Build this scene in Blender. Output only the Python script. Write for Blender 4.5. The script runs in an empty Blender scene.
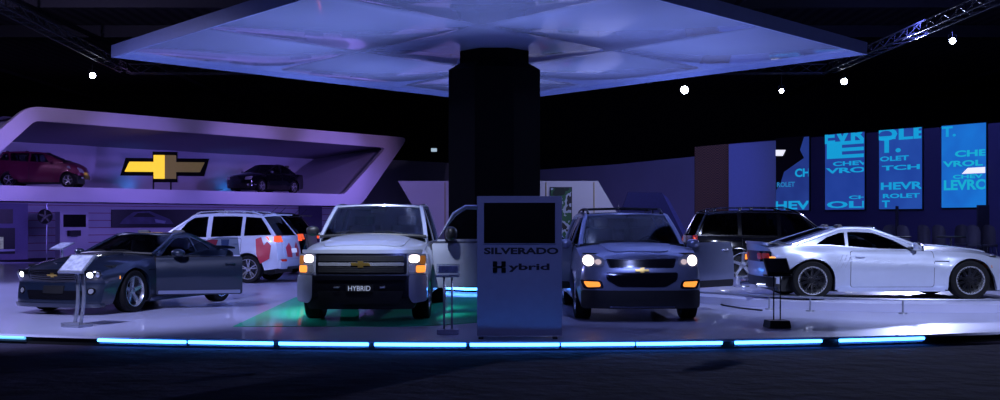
import bpy, bmesh, math, random
from mathutils import Vector, Matrix
from mathutils.geometry import tessellate_polygon
random.seed(7)
S = bpy.context.scene
COL = S.collection
PI = math.pi
F, HZ, EYE = 1150.0, 222.0, 1.55            # focal length in px, horizon row, eye height

def at(px, py, D):                           # point seen at a pixel, at depth D
    return Vector(((px-500)/F*D, D, EYE+(HZ-py)/F*D))

# ---------------------------------------------------------------- materials
MATS = {}
def mat(name, col, rough=0.5, metal=0.0, coat=0.0, emit=None, es=0.0, noise=0.0, nscale=8.0, bump=0.0, bscale=40.0, spec=0.5, stretch=None):
    if name in MATS: return MATS[name]
    m = bpy.data.materials.new(name); m.use_nodes = True
    nt = m.node_tree; b = nt.nodes['Principled BSDF']
    b.inputs['Base Color'].default_value = (*col, 1)
    b.inputs['Roughness'].default_value = rough
    b.inputs['Metallic'].default_value = metal
    b.inputs['Coat Weight'].default_value = coat
    b.inputs['Coat Roughness'].default_value = 0.05
    b.inputs['Specular IOR Level'].default_value = spec
    if emit:
        b.inputs['Emission Color'].default_value = (*emit, 1)
        b.inputs['Emission Strength'].default_value = es
    tc = None
    if noise > 0 or bump > 0:
        tc = nt.nodes.new('ShaderNodeTexCoord')
        mp = nt.nodes.new('ShaderNodeMapping'); nt.links.new(tc.outputs['Object'], mp.inputs[0])
        if stretch: mp.inputs['Scale'].default_value = stretch
    if noise > 0:
        n = nt.nodes.new('ShaderNodeTexNoise'); n.inputs['Scale'].default_value = nscale; n.inputs['Detail'].default_value = 4
        nt.links.new(mp.outputs[0], n.inputs['Vector'])
        r = nt.nodes.new('ShaderNodeMapRange'); r.inputs[1].default_value=.3; r.inputs[2].default_value=.7
        r.inputs[3].default_value = 1-noise; r.inputs[4].default_value = 1+noise
        nt.links.new(n.outputs[0], r.inputs[0])
        mx = nt.nodes.new('ShaderNodeVectorMath'); mx.operation='SCALE'; mx.inputs[0].default_value = col
        nt.links.new(r.outputs[0], mx.inputs['Scale']); nt.links.new(mx.outputs[0], b.inputs['Base Color'])
    if bump > 0:
        n2 = nt.nodes.new('ShaderNodeTexNoise'); n2.inputs['Scale'].default_value = bscale; n2.inputs['Detail'].default_value = 5
        nt.links.new(mp.outputs[0], n2.inputs['Vector'])
        bp = nt.nodes.new('ShaderNodeBump'); bp.inputs['Strength'].default_value = bump; bp.inputs['Distance'].default_value=.05
        nt.links.new(n2.outputs[0], bp.inputs['Height']); nt.links.new(bp.outputs[0], b.inputs['Normal'])
    MATS[name] = m
    return m
def glassmat(name, tint, refl=0.36):
    if name in MATS: return MATS[name]
    m = bpy.data.materials.new(name); m.use_nodes = True; nt = m.node_tree
    nt.nodes.remove(nt.nodes['Principled BSDF'])
    out = nt.nodes['Material Output']
    tr = nt.nodes.new('ShaderNodeBsdfTransparent'); tr.inputs[0].default_value = (*tint, 1)
    gl = nt.nodes.new('ShaderNodeBsdfGlossy'); gl.inputs['Roughness'].default_value = 0.03
    lw = nt.nodes.new('ShaderNodeLayerWeight'); lw.inputs[0].default_value = refl
    mx = nt.nodes.new('ShaderNodeMixShader')
    nt.links.new(lw.outputs['Fresnel'], mx.inputs[0]); nt.links.new(tr.outputs[0], mx.inputs[1]); nt.links.new(gl.outputs[0], mx.inputs[2])
    nt.links.new(mx.outputs[0], out.inputs[0])
    MATS[name] = m
    return m
def wavemat(name, c1, c2, scale, rough, axis='X'):
    m = bpy.data.materials.new(name); m.use_nodes = True; nt = m.node_tree; b = nt.nodes['Principled BSDF']
    tc = nt.nodes.new('ShaderNodeTexCoord'); w = nt.nodes.new('ShaderNodeTexWave'); w.bands_direction = axis
    w.inputs['Scale'].default_value = scale; w.inputs['Distortion'].default_value = .6
    nt.links.new(tc.outputs['Object'], w.inputs[0])
    r = nt.nodes.new('ShaderNodeMix'); r.data_type='RGBA'; r.inputs[6].default_value=(*c1,1); r.inputs[7].default_value=(*c2,1)
    nt.links.new(w.outputs[0], r.inputs[0]); nt.links.new(r.outputs[2], b.inputs['Base Color'])
    b.inputs['Roughness'].default_value = rough
    MATS[name]=m
    return m

M_TYRE = mat('tyre rubber', (.005,.005,.006), .8, noise=.1, spec=.25)
M_BLACKP = mat('black plastic', (.01,.01,.012), .45, noise=.1)
M_GLOSSBLK = mat('gloss black', (.006,.006,.009), .12, coat=.6, noise=.05)
M_DARKIN = mat('car interior', (.03,.03,.035), .8, noise=.1)
M_SEAT = mat('seat cloth', (.09,.09,.1), .85, noise=.1)
M_CHROME = mat('chrome', (.78,.80,.86), .22, .75, noise=.02)
M_CHROMED = mat('dark chrome', (.07,.075,.11), .2, .9, noise=.02)
M_RIM = mat('silver alloy', (.55,.56,.6), .25, .8, noise=.03)
M_RIMBLK = mat('black alloy', (.012,.012,.016), .3, .3, coat=.5, noise=.03)
M_GLASS = glassmat('tinted car glass', (.28,.33,.36))
M_GLASSD = glassmat('privacy car glass', (.035,.04,.05))
M_LENS = mat('clear lamp lens', (.6,.62,.7), .15, .6, coat=.8, noise=.04)
M_LAMP = mat('lit headlamp', (1,1,1), .3, emit=(1,.80,.72), es=5, noise=.01)
M_LAMPC = mat('lit daytime lamp', (1,1,1), .3, emit=(.8,.85,1), es=4, noise=.01)
M_AMBER = mat('lit amber lamp', (1,.4,.05), .3, emit=(1,.30,.04), es=1.25, noise=.01)
M_AMBERD = mat('amber lens', (.5,.16,.03), .25, coat=.6, emit=(1,.35,.05), es=.15, noise=.02)
M_TAIL = mat('red tail lamp', (.5,.02,.02), .2, coat=.7, emit=(1,.06,.02), es=.08, noise=.02)
M_TAILON = mat('lit tail lamp', (.6,.05,.02), .2, coat=.7, emit=(1,.13,.04), es=.8, noise=.02)
M_GOLD = mat('gold emblem', (.7,.45,.1), .3, .9, noise=.03)
M_PLATE = mat('plate white', (.65,.68,.75), .4, emit=(.6,.68,.9), es=.35, noise=.02)

# ---------------------------------------------------------------- mesh builder
class MB:
    def __init__(s): s.v=[]; s.f=[]; s.m=[]; s.sm=[]
    def add(s, vs, fs, mi=0, smooth=False):
        o=len(s.v); s.v += [tuple(p) for p in vs]
        for f in fs: s.f.append([o+i for i in f]); s.m.append(mi); s.sm.append(smooth)
    def grid(s, rows, mi=0, smooth=True, closed=False):
        n=len(rows[0]); vs=[p for r in rows for p in r]; fs=[]
        for i in range(len(rows)-1):
            for j in range(n if closed else n-1):
                k=(j+1)%n
                fs.append((i*n+j, i*n+k, (i+1)*n+k, (i+1)*n+j))
        s.add(vs, fs, mi, smooth)
    def box(s, c, d, rot=None, mi=0, taper=1.0, bev=0.0):
        hx,hy,hz = d[0]/2,d[1]/2,d[2]/2
        if bev>0:
            bm=bmesh.new(); bmesh.ops.create_cube(bm,size=1)
            for v in bm.verts:
                k = taper if v.co.z>0 else 1
                v.co=Vector((v.co.x*d[0]*k, v.co.y*d[1]*k, v.co.z*d[2]))
            bmesh.ops.bevel(bm, geom=bm.edges[:], offset=bev, segments=2, affect='EDGES', profile=.5)
            vs=[v.co.copy() for v in bm.verts]; bm.verts.index_update(); fs=[[v.index for v in f.verts] for f in bm.faces]; bm.free()
        else:
            vs=[Vector((x*(taper if z>0 else 1),y*(taper if z>0 else 1),z)) for x in(-hx,hx) for y in(-hy,hy) for z in(-hz,hz)]
            fs=[(0,1,3,2),(4,6,7,5),(0,4,5,1),(2,3,7,6),(0,2,6,4),(1,5,7,3)]
        if rot is not None: vs=[rot@v for v in vs]
        s.add([v+Vector(c) for v in vs], fs, mi, False)
    def tube(s, pts, r, n=8, mi=0, closed=False, caps=True):
        pts=[Vector(p) for p in pts]; N=len(pts); rows=[]
        up=None
        for i,p in enumerate(pts):
            a=pts[(i-1)%N] if (i>0 or closed) else p; b=pts[(i+1)%N] if (i<N-1 or closed) else p
            t=(b-a).normalized()
            if up is None: up = Vector((0,0,1)) if abs(t.z)<.9 else Vector((1,0,0))
            x=t.cross(up); 
            if x.length<1e-4: x=t.orthogonal()
            x.normalize(); y=x.cross(t).normalized(); up=y
            rr = r[i] if isinstance(r,(list,tuple)) else r
            rows.append([p+x*(math.cos(2*PI*k/n)*rr)+y*(math.sin(2*PI*k/n)*rr) for k in range(n)])
        if closed: rows.append(rows[0])
        s.grid(rows, mi, True, closed=True)
        if caps and not closed:
            s.add(rows[0],[list(range(n))],mi); s.add(rows[-1],[list(range(n))[::-1]],mi)
    def lathe(s, prof, n=32, axis='z', c=(0,0,0), mi=0, smooth=True, caps=False):
        rows=[]
        for k in range(n+1):
            a=2*PI*k/n; ca,sa=math.cos(a),math.sin(a); row=[]
            for r,h in prof:
                if axis=='z': p=(r*ca,r*sa,h)
                elif axis=='y': p=(r*ca,h,r*sa)
                else: p=(h,r*ca,r*sa)
                row.append((p[0]+c[0],p[1]+c[1],p[2]+c[2]))
            rows.append(row)
        s.grid(rows, mi, smooth)
    def prism(s, poly, fn, d0, d1, mi=0):        # fn(u,v,d)->point
        n=len(poly)
        a=[fn(u,v,d0) for u,v in poly]; b=[fn(u,v,d1) for u,v in poly]
        tris=tessellate_polygon([[Vector((u,v,0)) for u,v in poly]])
        s.add(a+b, [list(t) for t in tris]+[[i+n for i in t] for t in tris]+[[i,(i+1)%n,(i+1)%n+n,i+n] for i in range(n)], mi)
    def patch(s, loops, fn, off=0.0, thick=.012, step=.12, mi=0, smooth=True):
        """loops: outer [+ holes] in 2D, laid on the curved surface fn(u,v,off)"""
        bm=bmesh.new()
        flat=[p for l in loops for p in l]
        vs=[bm.verts.new((p[0],p[1],0)) for p in flat]
        if len(loops)==1 and len(flat)<=4: bm.faces.new(vs)
        else:
            for t in tessellate_polygon([[Vector((p[0],p[1],0)) for p in l] for l in loops]):
                try: bm.faces.new([vs[i] for i in t])
                except ValueError: pass
        for ax in (0,1):
            lo=min(p[ax] for p in flat); hi=max(p[ax] for p in flat)
            n=int((hi-lo)/step)
            for k in range(1,n+1):
                co=Vector((0,0,0)); co[ax]=lo+(hi-lo)*k/(n+1); no=Vector((0,0,0)); no[ax]=1
                bmesh.ops.bisect_plane(bm, geom=bm.verts[:]+bm.edges[:]+bm.faces[:], plane_co=co, plane_no=no)
        bm.verts.index_update()
        uv=[(v.co.x,v.co.y) for v in bm.verts]
        fs=[[v.index for v in f.verts] for f in bm.faces]
        rim=[[v.index for v in e.verts] for e in bm.edges if len(e.link_faces)==1]
        bm.free(); n=len(uv)
        s.add([fn(u,v,off) for u,v in uv], fs, mi, smooth)
        if thick>0:
            a=[fn(u,v,off) for u,v in uv]; b=[fn(u,v,off-thick) for u,v in uv]
            s.add(a+b, [[i,j,j+n,i+n] for i,j in rim], mi, False)
    def build(s, name, mats, parent=None, loc=None, rot=None, shift=None, normals=True):
        me=bpy.data.meshes.new(name)
        vs=s.v if shift is None else [(p[0]+shift[0],p[1]+shift[1],p[2]+shift[2]) for p in s.v]
        me.from_pydata(vs,[],s.f)
        for m in (mats if isinstance(mats,(list,tuple)) else [mats]): me.materials.append(m)
        me.polygons.foreach_set('material_index', s.m); me.polygons.foreach_set('use_smooth', s.sm)
        me.validate()
        if normals:
            bm=bmesh.new(); bm.from_mesh(me); bmesh.ops.remove_doubles(bm, verts=bm.verts[:], dist=1e-5)
            bmesh.ops.recalc_face_normals(bm, faces=bm.faces[:])
            for e in bm.edges:
                if len(e.link_faces)==2 and e.calc_face_angle(0)>math.radians(38): e.smooth=False
            bm.to_mesh(me); bm.free()
        o=bpy.data.objects.new(name, me); COL.objects.link(o)
        if parent: o.parent=parent
        if loc is not None: o.location=loc
        if rot is not None: o.rotation_euler=rot
        return o
def tag(o, label=None, cat=None, group=None, kind=None):
    if label: o['label']=label
    if cat: o['category']=cat
    if group: o['group']=group
    if kind: o['kind']=kind
    return o
def empty(name, loc=(0,0,0), rz=0, label=None, cat=None, group=None):
    o=bpy.data.objects.new(name,None); COL.objects.link(o); o.location=loc; o.rotation_euler=(0,0,rz); o.empty_display_size=.2
    return tag(o,label,cat,group)
def copy_tree(o, parent=None):
    c=o.copy(); COL.objects.link(c); c.parent=parent
    for ch in [x for x in COL.objects if x.parent==o]: copy_tree(ch,c)
    return c
def text_mesh(txt, w, h, depth=.004, bold=0.0):
    cu=bpy.data.curves.new('t','FONT'); cu.body=txt; cu.size=1; cu.offset=bold; cu.resolution_u=3
    o=bpy.data.objects.new('t',cu); COL.objects.link(o)
    me=bpy.data.meshes.new_from_object(o)
    vs=[v.co.copy() for v in me.vertices]; fs=[list(p.vertices) for p in me.polygons]
    bpy.data.objects.remove(o); bpy.data.curves.remove(cu); bpy.data.meshes.remove(me)
    x0=min(v.x for v in vs); x1=max(v.x for v in vs); y0=min(v.y for v in vs); y1=max(v.y for v in vs)
    vs=[((v.x-x0)/(x1-x0)*w-w/2, (v.y-y0)/(y1-y0)*h-h/2) for v in vs]
    return vs, fs
def add_text(mb, txt, w, h, fn, mi=0, bold=0.0, clip=None):   # fn(u,v)->point ; u right, v up ; clip=(umin,umax,vmin,vmax) in same frame
    vs,fs=text_mesh(txt,w,h,bold=bold)
    if clip:
        bm=bmesh.new(); bv=[bm.verts.new((a,b,0)) for a,b in vs]
        for f in fs:
            try: bm.faces.new([bv[i] for i in f])
            except ValueError: pass
        for co,no in (((clip[0],0,0),(-1,0,0)),((clip[1],0,0),(1,0,0)),((0,clip[2],0),(0,-1,0)),((0,clip[3],0),(0,1,0))):
            bmesh.ops.bisect_plane(bm, geom=bm.verts[:]+bm.edges[:]+bm.faces[:], plane_co=co, plane_no=no, clear_outer=True)
        bm.verts.index_update(); vs=[(v.co.x,v.co.y) for v in bm.verts]; fs=[[v.index for v in f.verts] for f in bm.faces]; bm.free()
    mb.add([fn(a,b) for a,b in vs], fs, mi)
def bowtie(w,h,k=.42):
    a=k*h/2; 
    return [(-.5*w,-a),(-.14*w,-a),(-.14*w,-h/2),(.14*w,-h/2),(.14*w,-a),(.44*w,-a),(.5*w,a),(.14*w,a),(.14*w,h/2),(-.14*w,h/2),(-.14*w,a),(-.44*w,a)]
def rect(x0,x1,z0,z1): return [(x0,z0),(x1,z0),(x1,z1),(x0,z1)]
def rnd(poly, r, n=4):                       # round the corners of a polygon
    out=[]; N=len(poly)
    for i in range(N):
        p=Vector(poly[i]); a=Vector(poly[i-1])-p; b=Vector(poly[(i+1)%N])-p
        rr=min(r,a.length*.45,b.length*.45); A=p+a.normalized()*rr; B=p+b.normalized()*rr
        for k in range(n+1):
            t=k/n; q=A*(1-t)**2+p*2*t*(1-t)+B*t*t; out.append((q.x,q.y))
    return out

def keyf(keys):                              # monotone cubic through keys
    xs=[k[0] for k in keys]; ys=[k[1] for k in keys]; n=len(xs)
    d=[(ys[i+1]-ys[i])/(xs[i+1]-xs[i]) for i in range(n-1)]
    m=[d[0] if n>1 else 0]+[0 if d[i-1]*d[i]<=0 else 2*d[i-1]*d[i]/(d[i-1]+d[i]) for i in range(1,n-1)]+[d[-1] if n>1 else 0]
    def f(x):
        if x<=xs[0]: return ys[0]
        if x>=xs[-1]: return ys[-1]
        i=0
        while x>xs[i+1]: i+=1
        h=xs[i+1]-xs[i]; t=(x-xs[i])/h
        return ys[i]*(2*t**3-3*t*t+1)+h*m[i]*(t**3-2*t*t+t)+ys[i+1]*(-2*t**3+3*t*t)+h*m[i+1]*(t**3-t*t)
    return f

# ---------------------------------------------------------------- wheels
_rim={}
def tyre_mb(r, w, rr):
    m=MB()
    pr=[(rr*.97,-w*.42),(rr*1.02,-w*.48),(r*.93,-w*.5),(r*.985,-w*.44),(r,-w*.3),(r,-w*.1),(r*.985,-w*.09),(r*.985,-w*.07),(r,-w*.06),(r,w*.06),(r*.985,w*.07),(r*.985,w*.09),(r,w*.1),(r,w*.3),(r*.985,w*.44),(r*.93,w*.5),(rr*1.02,w*.48),(rr*.97,w*.42)]
    m.lathe(pr,40,'y'); return m
def rim_mb(rr, w, style):
    m=MB()                                   # outer face at +y ; mats 0 rim 1 lip 2 dark
    m.lathe([(rr*.99,w*.44),(rr*.99,w*.47),(rr*.94,w*.47),(rr*.9,w*.36),(rr*.88,-w*.4)],40,'y',mi=1)
    m.lathe([(rr*.88,-w*.05),(.02,-w*.05)],24,'y',mi=2)      # brake / hub shadow
    m.lathe([(rr*.62,w*.04),(rr*.62,w*.0),(.05,0)],28,'y',mi=3)
    y0=w*.36
    def spoke(a, wi, wo, ri, ro, dish, th, mi=0, skew=0):
        ca,sa=math.cos(a),math.sin(a)
        def P(r_,t,y): 
            tt=t+skew*(r_-ri)
            return (r_*ca-tt*sa, y, r_*sa+tt*ca)
        vs=[]; 
        for (r_,ww,y) in ((ri,wi,y0-dish),((ri+ro)/2,(wi+wo)/2,y0-dish*.45),(ro,wo,y0)):
            vs += [P(r_,-ww,y-th),P(r_,-ww*.7,y),P(r_,ww*.7,y),P(r_,ww,y-th)]
        fs=[]
        for k in range(2):
            o=k*4
            for j in range(3): fs.append((o+j,o+j+1,o+j+5,o+j+4))
        m.add(vs,fs,mi,False)
    if style=='five':
        for k in range(5): spoke(PI/2+k*2*PI/5,rr*.17,rr*.13,rr*.12,rr*.92,w*.12,w*.14)
        m.lathe([(rr*.24,y0-w*.14),(rr*.2,y0-w*.04),(rr*.1,y0-w*.02),(0.001,y0-w*.02)],20,'y')
    elif style=='split':
        for k in range(5):
            for d in(-.2,.2): spoke(PI/2+k*2*PI/5+d*.55,rr*.07,rr*.075,rr*.15,rr*.92,w*.1,w*.12,skew=d*.45)
        m.lathe([(rr*.26,y0-w*.14),(rr*.22,y0-w*.04),(rr*.1,y0-w*.02),(0.001,y0-w*.02)],20,'y')
    elif style=='six':
        for k in range(6): spoke(PI/2+k*2*PI/6,rr*.13,rr*.17,rr*.15,rr*.92,w*.08,w*.14)
        m.lathe([(rr*.3,y0-w*.14),(rr*.24,y0),(rr*.1,y0+w*.02),(0.001,y0+w*.02)],20,'y')
    else:                                    # black mesh wheel with bright riveted lip
        for k in range(10):
            for d in(-1,1): spoke(k*2*PI/10,rr*.05,rr*.03,rr*.14,rr*.84,w*.08,w*.08,skew=d*.3)
        m.lathe([(rr*.22,y0-w*.1),(rr*.18,y0),(0.001,y0)],20,'y')
        for k in range(30):
            a=2*PI*k/30; m.box((rr*.9*math.cos(a),w*.44,rr*.9*math.sin(a)),(.014,.014,.014),mi=1)
    return m
def wheel(root, x, y, r, w, rr, style, mats, shift, steer=0):
    side=1 if y>0 else -1
    key=(r,w,rr,style)
    if key not in _rim:
        t=tyre_mb(r,w,rr).build('tire',M_TYRE,root); k=rim_mb(rr,w,style).build('rim',mats,t)
        _rim[key]=(t.data,k.data)
    else:
        t=bpy.data.objects.new('tire',_rim[key][0]); COL.objects.link(t); t.parent=root
        k=bpy.data.objects.new('rim',_rim[key][1]); COL.objects.link(k); k.parent=t
    t.location=(x+shift[0],y,r); t.rotation_euler=(0,0,(0 if side>0 else PI)+steer)
    k['label']={'five':'silver five-spoke alloy rim','split':'silver split-spoke alloy rim','six':'silver six-spoke alloy rim','mesh':'black mesh rim with bright riveted lip'}[style]
    return t

# ---------------------------------------------------------------- car generator
class Car:
    """x runs from the nose (0) to the tail (L), y to the car's right, z up"""
    def __init__(s, name, paint, **k):
        s.name=name; s.paint=paint; s.__dict__.update(k)
        s.W=keyf(k['W']); s.SILL=keyf(k['SILL']); s.SH=keyf(k['SH']); s.TOP=keyf(k['TOP'])
        s.VP=keyf(k.get('VP',[(0,.93),(.15,.97),(.45,1),(.8,.985),(1,.94)]))
        s.PF=keyf(k.get('PF',[(0,.06),(.5,0),(1.2,.05)])); s.PR=keyf(k.get('PR',[(0,.08),(.5,0),(1.2,.06)]))
        s.z0=k.get('z0',.25); s.a1,s.a2=k.get('nose',(.12,.12)); s.b1,s.b2=k.get('tail',(.06,.12))
        s.lF=k.get('lF',1.2); s.lR=k.get('lR',.9); s.wm=max(w for _,w in k['W'])
        s.shift=(-s.L/2,0,0); s.flare=k.get('flare',.02)
        s.root=empty(name)
    def warp(s,xn,y,z):
        f=min(abs(y)/s.wm,1); dx=0
        if xn<s.lF: dx+=(1-xn/s.lF)**2*(s.a1*f*f+s.a2*f**8+s.PF(z))
        if s.L-xn<s.lR: dx-=(1-(s.L-xn)/s.lR)**2*(s.b1*f*f+s.b2*f**8+s.PR(z))
        return xn+dx
    def yside(s,xn,z):
        sh=s.SH(xn); t=max(0,min(1,(z-s.z0)/(sh-s.z0)))
        y=s.W(xn)*s.VP(t)
        for xw in (s.xf,s.xr):
            d=math.hypot(xn-xw,z-s.r)-s.ra
            y+=s.flare*math.exp(-(d/.16)**2)
        return y
    def xnom(s,x,z):
        xn=x
        for _ in range(12): xn=max(0,min(s.L, xn-(s.warp(xn,s.wm,z)-x)*.8))
        return xn
    def side(s,sgn):
        def fn(x,z,off):
            xn=s.xnom(x,z); return Vector((x,sgn*(s.yside(xn,z)+off),z))
        return fn
    def front(s,y,z,off): return Vector((s.warp(0,y,z)-off,y,z))
    def rear(s,y,z,off): return Vector((s.warp(s.L,y,z)+off,y,z))
    def hood(s,x,y,off):
        zs=s.SH(x); ys=s.yside(x,zs); u=1-min(1,abs(y)/ys); z=zs+(s.TOP(x)-zs)*(1-(1-u)**2.6)
        return Vector((s.warp(x,y,z),y,z+off))
    def zb(s,xa,xn):
        z=s.SILL(xn)
        for xw in(s.xf,s.xr):
            d=abs(xa-xw)
            if d<s.ra: z=max(z,s.r+math.sqrt(s.ra**2-d*d))
        return z
    def part(s,mb,name,m,parent=None,label=None):
        o=mb.build(name,m,parent or s.root,shift=s.shift)
        if label: o['label']=label
        return o
    def body(s,mats=None):
        mb=MB(); L=s.L; N=int(L/.035); xs=[L*i/N for i in range(N+1)]
        for xw in (s.xf,s.xr): xs+= [xw-s.ra-.001,xw-s.ra+.004,xw+s.ra-.004,xw+s.ra+.001]
        xs=sorted(xs)
        cab0,cab1=s.cabin; lo=[]; hi=[]; nR=16; nT=9
        for xn in xs:
            xa=s.warp(xn,s.wm,.45); zs=s.SH(xn); zb=min(s.zb(xa,xn),zs-.03); row=[]
            y=s.yside(xn,zb); row.append(Vector((s.warp(xn,y,zb),y-.07,zb+.005)))
            for j in range(nR):
                z=zb+(zs-zb)*j/(nR-1); y=s.yside(xn,z); row.append(Vector((s.warp(xn,y,z),y,z)))
            lo.append(row)
            ys=s.yside(xn,zs); zt=s.TOP(xn); r2=[row[-1]]
            for j in range(1,nT+1):
                u=j/nT; u=u**1.6; y=ys*(1-u); z=zs+(zt-zs)*(1-(1-u)**2.6); r2.append(Vector((s.warp(xn,y,z),y,z)))
            hi.append(r2)
        mir=lambda rows:[[Vector((p.x,-p.y,p.z)) for p in r] for r in rows]
        for g in (lo,mir(lo)): mb.grid(g)
        A=[h for x,h in zip(xs,hi) if x<=cab0+.04]; B=[h for x,h in zip(xs,hi) if x>=cab1-.04]
        for g in (A,mir(A),B,mir(B)):
            if len(g)>1: mb.grid(g)
        # a narrow sill shelf along the cabin
        Cc=[[h[0],h[1],h[1]-Vector((0,0,.12))] for x,h in zip(xs,hi) if cab0<=x<=cab1]
        for g in (Cc,mir(Cc)): mb.grid(g)
        for xn,sec in ((0,lo[0][1:]+hi[0][1:]),(L,lo[-1][1:]+hi[-1][1:])):
            rows=[]
            for i in range(15):
                k=1-i/14; rows.append([Vector((s.warp(xn,p.y*k,p.z),p.y*k,p.z)) for p in sec])
            mb.grid(rows); mb.grid(mir(rows))
        s.b=s.part(mb,'body',mats or s.paint)
        # dark chassis inside the shell
        ub=MB(); c=(s.r+s.ra); wi=s.track-s.tw-.03; zf=s.SILL(L/2)-.02
        x0=.3; x1=L-.3
        ub.box((L/2,0,(zf+.5)/2+.02),(x1-x0,wi*2,.5-zf+.08))
        ub.box(((s.xf+s.xr)/2,0,(zf+.5)/2),(s.xr-s.xf-2*s.ra-.06,(s.wm-.07)*2,.5-zf))
        zt=min(s.SH(s.xf),s.SH(s.xr))-.05
        if zt>c+.02:
            ub.box(((x0+x1)/2,0,(zt+c)/2+.01),(x1-x0-.3,(s.wm-.12)*2,zt-c-.02))
        s.part(ub,'chassis',M_BLACKP)
        return s.b
    def wheels(s, mats, steer=0):
        for x in(s.xf,s.xr):
            for sg in(-1,1):
                wheel(s.root,x,sg*(s.track-s.tw/2),s.r,s.tw,s.rr,s.style,mats,s.shift,steer if x==s.xf else 0)
    # ---- greenhouse
    def gy(s,x,z):
        t=max(0,min(1.05,(z-s.zbelt)/(s.zroof-s.zbelt))); xc=(s.wb[0]+s.rb[0])/2; hl=(s.rb[0]-s.wb[0])/2
        return (s.gyb-(s.gyb-s.gyr)*t**1.25)*(1-s.gk*((x-xc)/hl)**2)
    def WS(s,u,t):                           # windscreen: u 0 bottom..1 top, t -1..1
        x=s.wb[0]+(s.wt[0]-s.wb[0])*u+s.cw*t*t; z=s.wb[1]+(s.wt[1]-s.wb[1])*u-(.03*t*t)
        return x,z
    def RS(s,u,t):
        x=s.rb[0]+(s.rt[0]-s.rb[0])*u-s.cr*t*t; z=s.rb[1]+(s.rt[1]-s.rb[1])*u-.03*t*t
        return x,z
    def roofxz(s,p,t):
        x0,z0=s.WS(1,t); x1,z1=s.RS(1,t)
        return x0+(x1-x0)*p, z0+(z1-z0)*p+s.rbulge*4*p*(1-p)
    def sil(s,x):                            # side silhouette height at x
        a=s.WS(0,1); b=s.WS(1,1); c=s.RS(1,1); d=s.RS(0,1)
        if x<=b[0]: t=(x-a[0])/(b[0]-a[0]); return a[1]+(b[1]-a[1])*t
        if x>=c[0]: t=(x-c[0])/(d[0]-c[0]); return c[1]+(d[1]-c[1])*t
        return s.roofxz((x-b[0])/(c[0]-b[0]),1)[1]
    def gh(s, wins, m=.05, mb_=.03, rearwin=True, glass=M_GLASS, glass2=M_GLASSD, seams=True, roofmat=None):
        P=s.paint
        a=s.WS(0,1); d=s.RS(0,1)
        xs=[a[0]+(d[0]-a[0])*i/40 for i in range(41)]
        for ex in (s.WS(1,1)[0], s.RS(1,1)[0]): xs.append(ex)
        xs=sorted(xs)
        belt=lambda x: s.SH(x)-.02
        top=[(x,max(s.sil(x),belt(x)+.002)) for x in xs]
        outer=[(x,belt(x)) for x in xs]
        bot=outer[::-1]
        loop=top+[q for q in bot]
        holes=[]
        for (x1,x2,sl1,sl2) in wins:         # sl: how far the top of each end leans
            N=14; up=[]; dn=[]
            for i in range(N+1):
                xb=x1+(x2-x1)*i/N; xt=(x1+sl1)+((x2+sl2)-(x1+sl1))*i/N
                zb=belt(xb)+mb_+.02; zt=s.sil(xt)-m
                # slide the top point down the window line until under the silhouette
                up.append((xt,max(zt,zb+.012))); dn.append((xb,zb))
            holes.append(dn+up[::-1])
        side=MB()
        for sg in(-1,1):
            fn=lambda x,z,off,sg=sg: Vector((x,sg*(s.gy(x,z)+off),z))
            side.patch([loop]+holes,fn,0,.02,.18)
        # roof, pillars
        roof=MB(); rows=[]
        for i in range(15):
            p=i/14; row=[]
            for j in range(17):
                t=-1+2*j/16; x,z=s.roofxz(p,t); xe,ze=s.roofxz(p,1); y=s.gy(xe,ze)*t
                row.append(Vector((x,y,z)))
            rows.append(row)
        roof.grid(rows)
        for sg in(-1,1):
            pts=[]
            for u in [i/6 for i in range(7)]:
                x,z=s.WS(u,1); pts.append((x+.01,sg*(s.gy(x,z)-.012),z-.012))
            for p in [i/10 for i in range(1,10)]:
                x,z=s.roofxz(p,1); pts.append((x,sg*(s.gy(x,z)-.014),z-.012))
            for u in [1-i/6 for i in range(7)]:
                x,z=s.RS(u,1); pts.append((x-.01,sg*(s.gy(x,z)-.012),z-.012))
            roof.tube(pts,s.pil,8)
        for fnn,uu in ((s.WS,1),(s.RS,1)):
            pts=[]
            for j in range(13):
                t=-1+2*j/12; x,z=fnn(uu,t); xe,ze=fnn(uu,1); pts.append((x,s.gy(xe,ze)*t*.985,z-.012))
            roof.tube(pts,.026,8)
        ro=s.part(roof,'roof',roofmat or P)
        s.part(side,'window_frame',P,ro)
        # glass
        def sheet(F_,u0,u1,tm,nm,gm,dz=0):
            g=MB(); rows=[]
            for i in range(9):
                u=u0+(u1-u0)*i/8; xe,ze=F_(u,1); w=s.gy(xe,ze)*tm; row=[]
                for j in range(13):
                    t=-1+2*j/12; x,z=F_(u,t); row.append(Vector((x,w*t,z+dz)))
                rows.append(row)
            g.grid(rows); return s.part(g,nm,gm)
        s.ws=sheet(s.WS,.0,.99,.975,'windshield',glass,.0)
        if rearwin:
            tm=getattr(s,'rgw',.97); sheet(s.RS,.08,.99,tm,'rear_window',glass2,.0)
            if tm<.95:
                for sg in(-1,1):
                    q=MB(); rows=[]
                    for i in range(9):
                        u=i/8; xe,ze=s.RS(u,1); rows.append([Vector((s.RS(u,t)[0],sg*s.gy(xe,ze)*t,s.RS(u,t)[1]+.004)) for t in (tm-.02,(tm+1)/2,1)])
                    q.grid(rows); s.part(q,'rear_pillar',P)
        else:
            sheet(s.RS,0,1,.98,'rear_panel',P)
        cp=MB(); cp.tube([(s.WS(.0,t)[0]-.0,s.gy(*s.WS(0,1))*t,s.WS(0,t)[1]+.005) for t in [-1+i/6 for i in range(13)]],.028,6)
        for sg in(-.55,.15):
            cp.tube([s.WSP(.03,sg),s.WSP(.09,sg+.25),s.WSP(.06,sg+.55)],.012,5)
        s.part(cp,'wiper_cowl',M_BLACKP)
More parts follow.
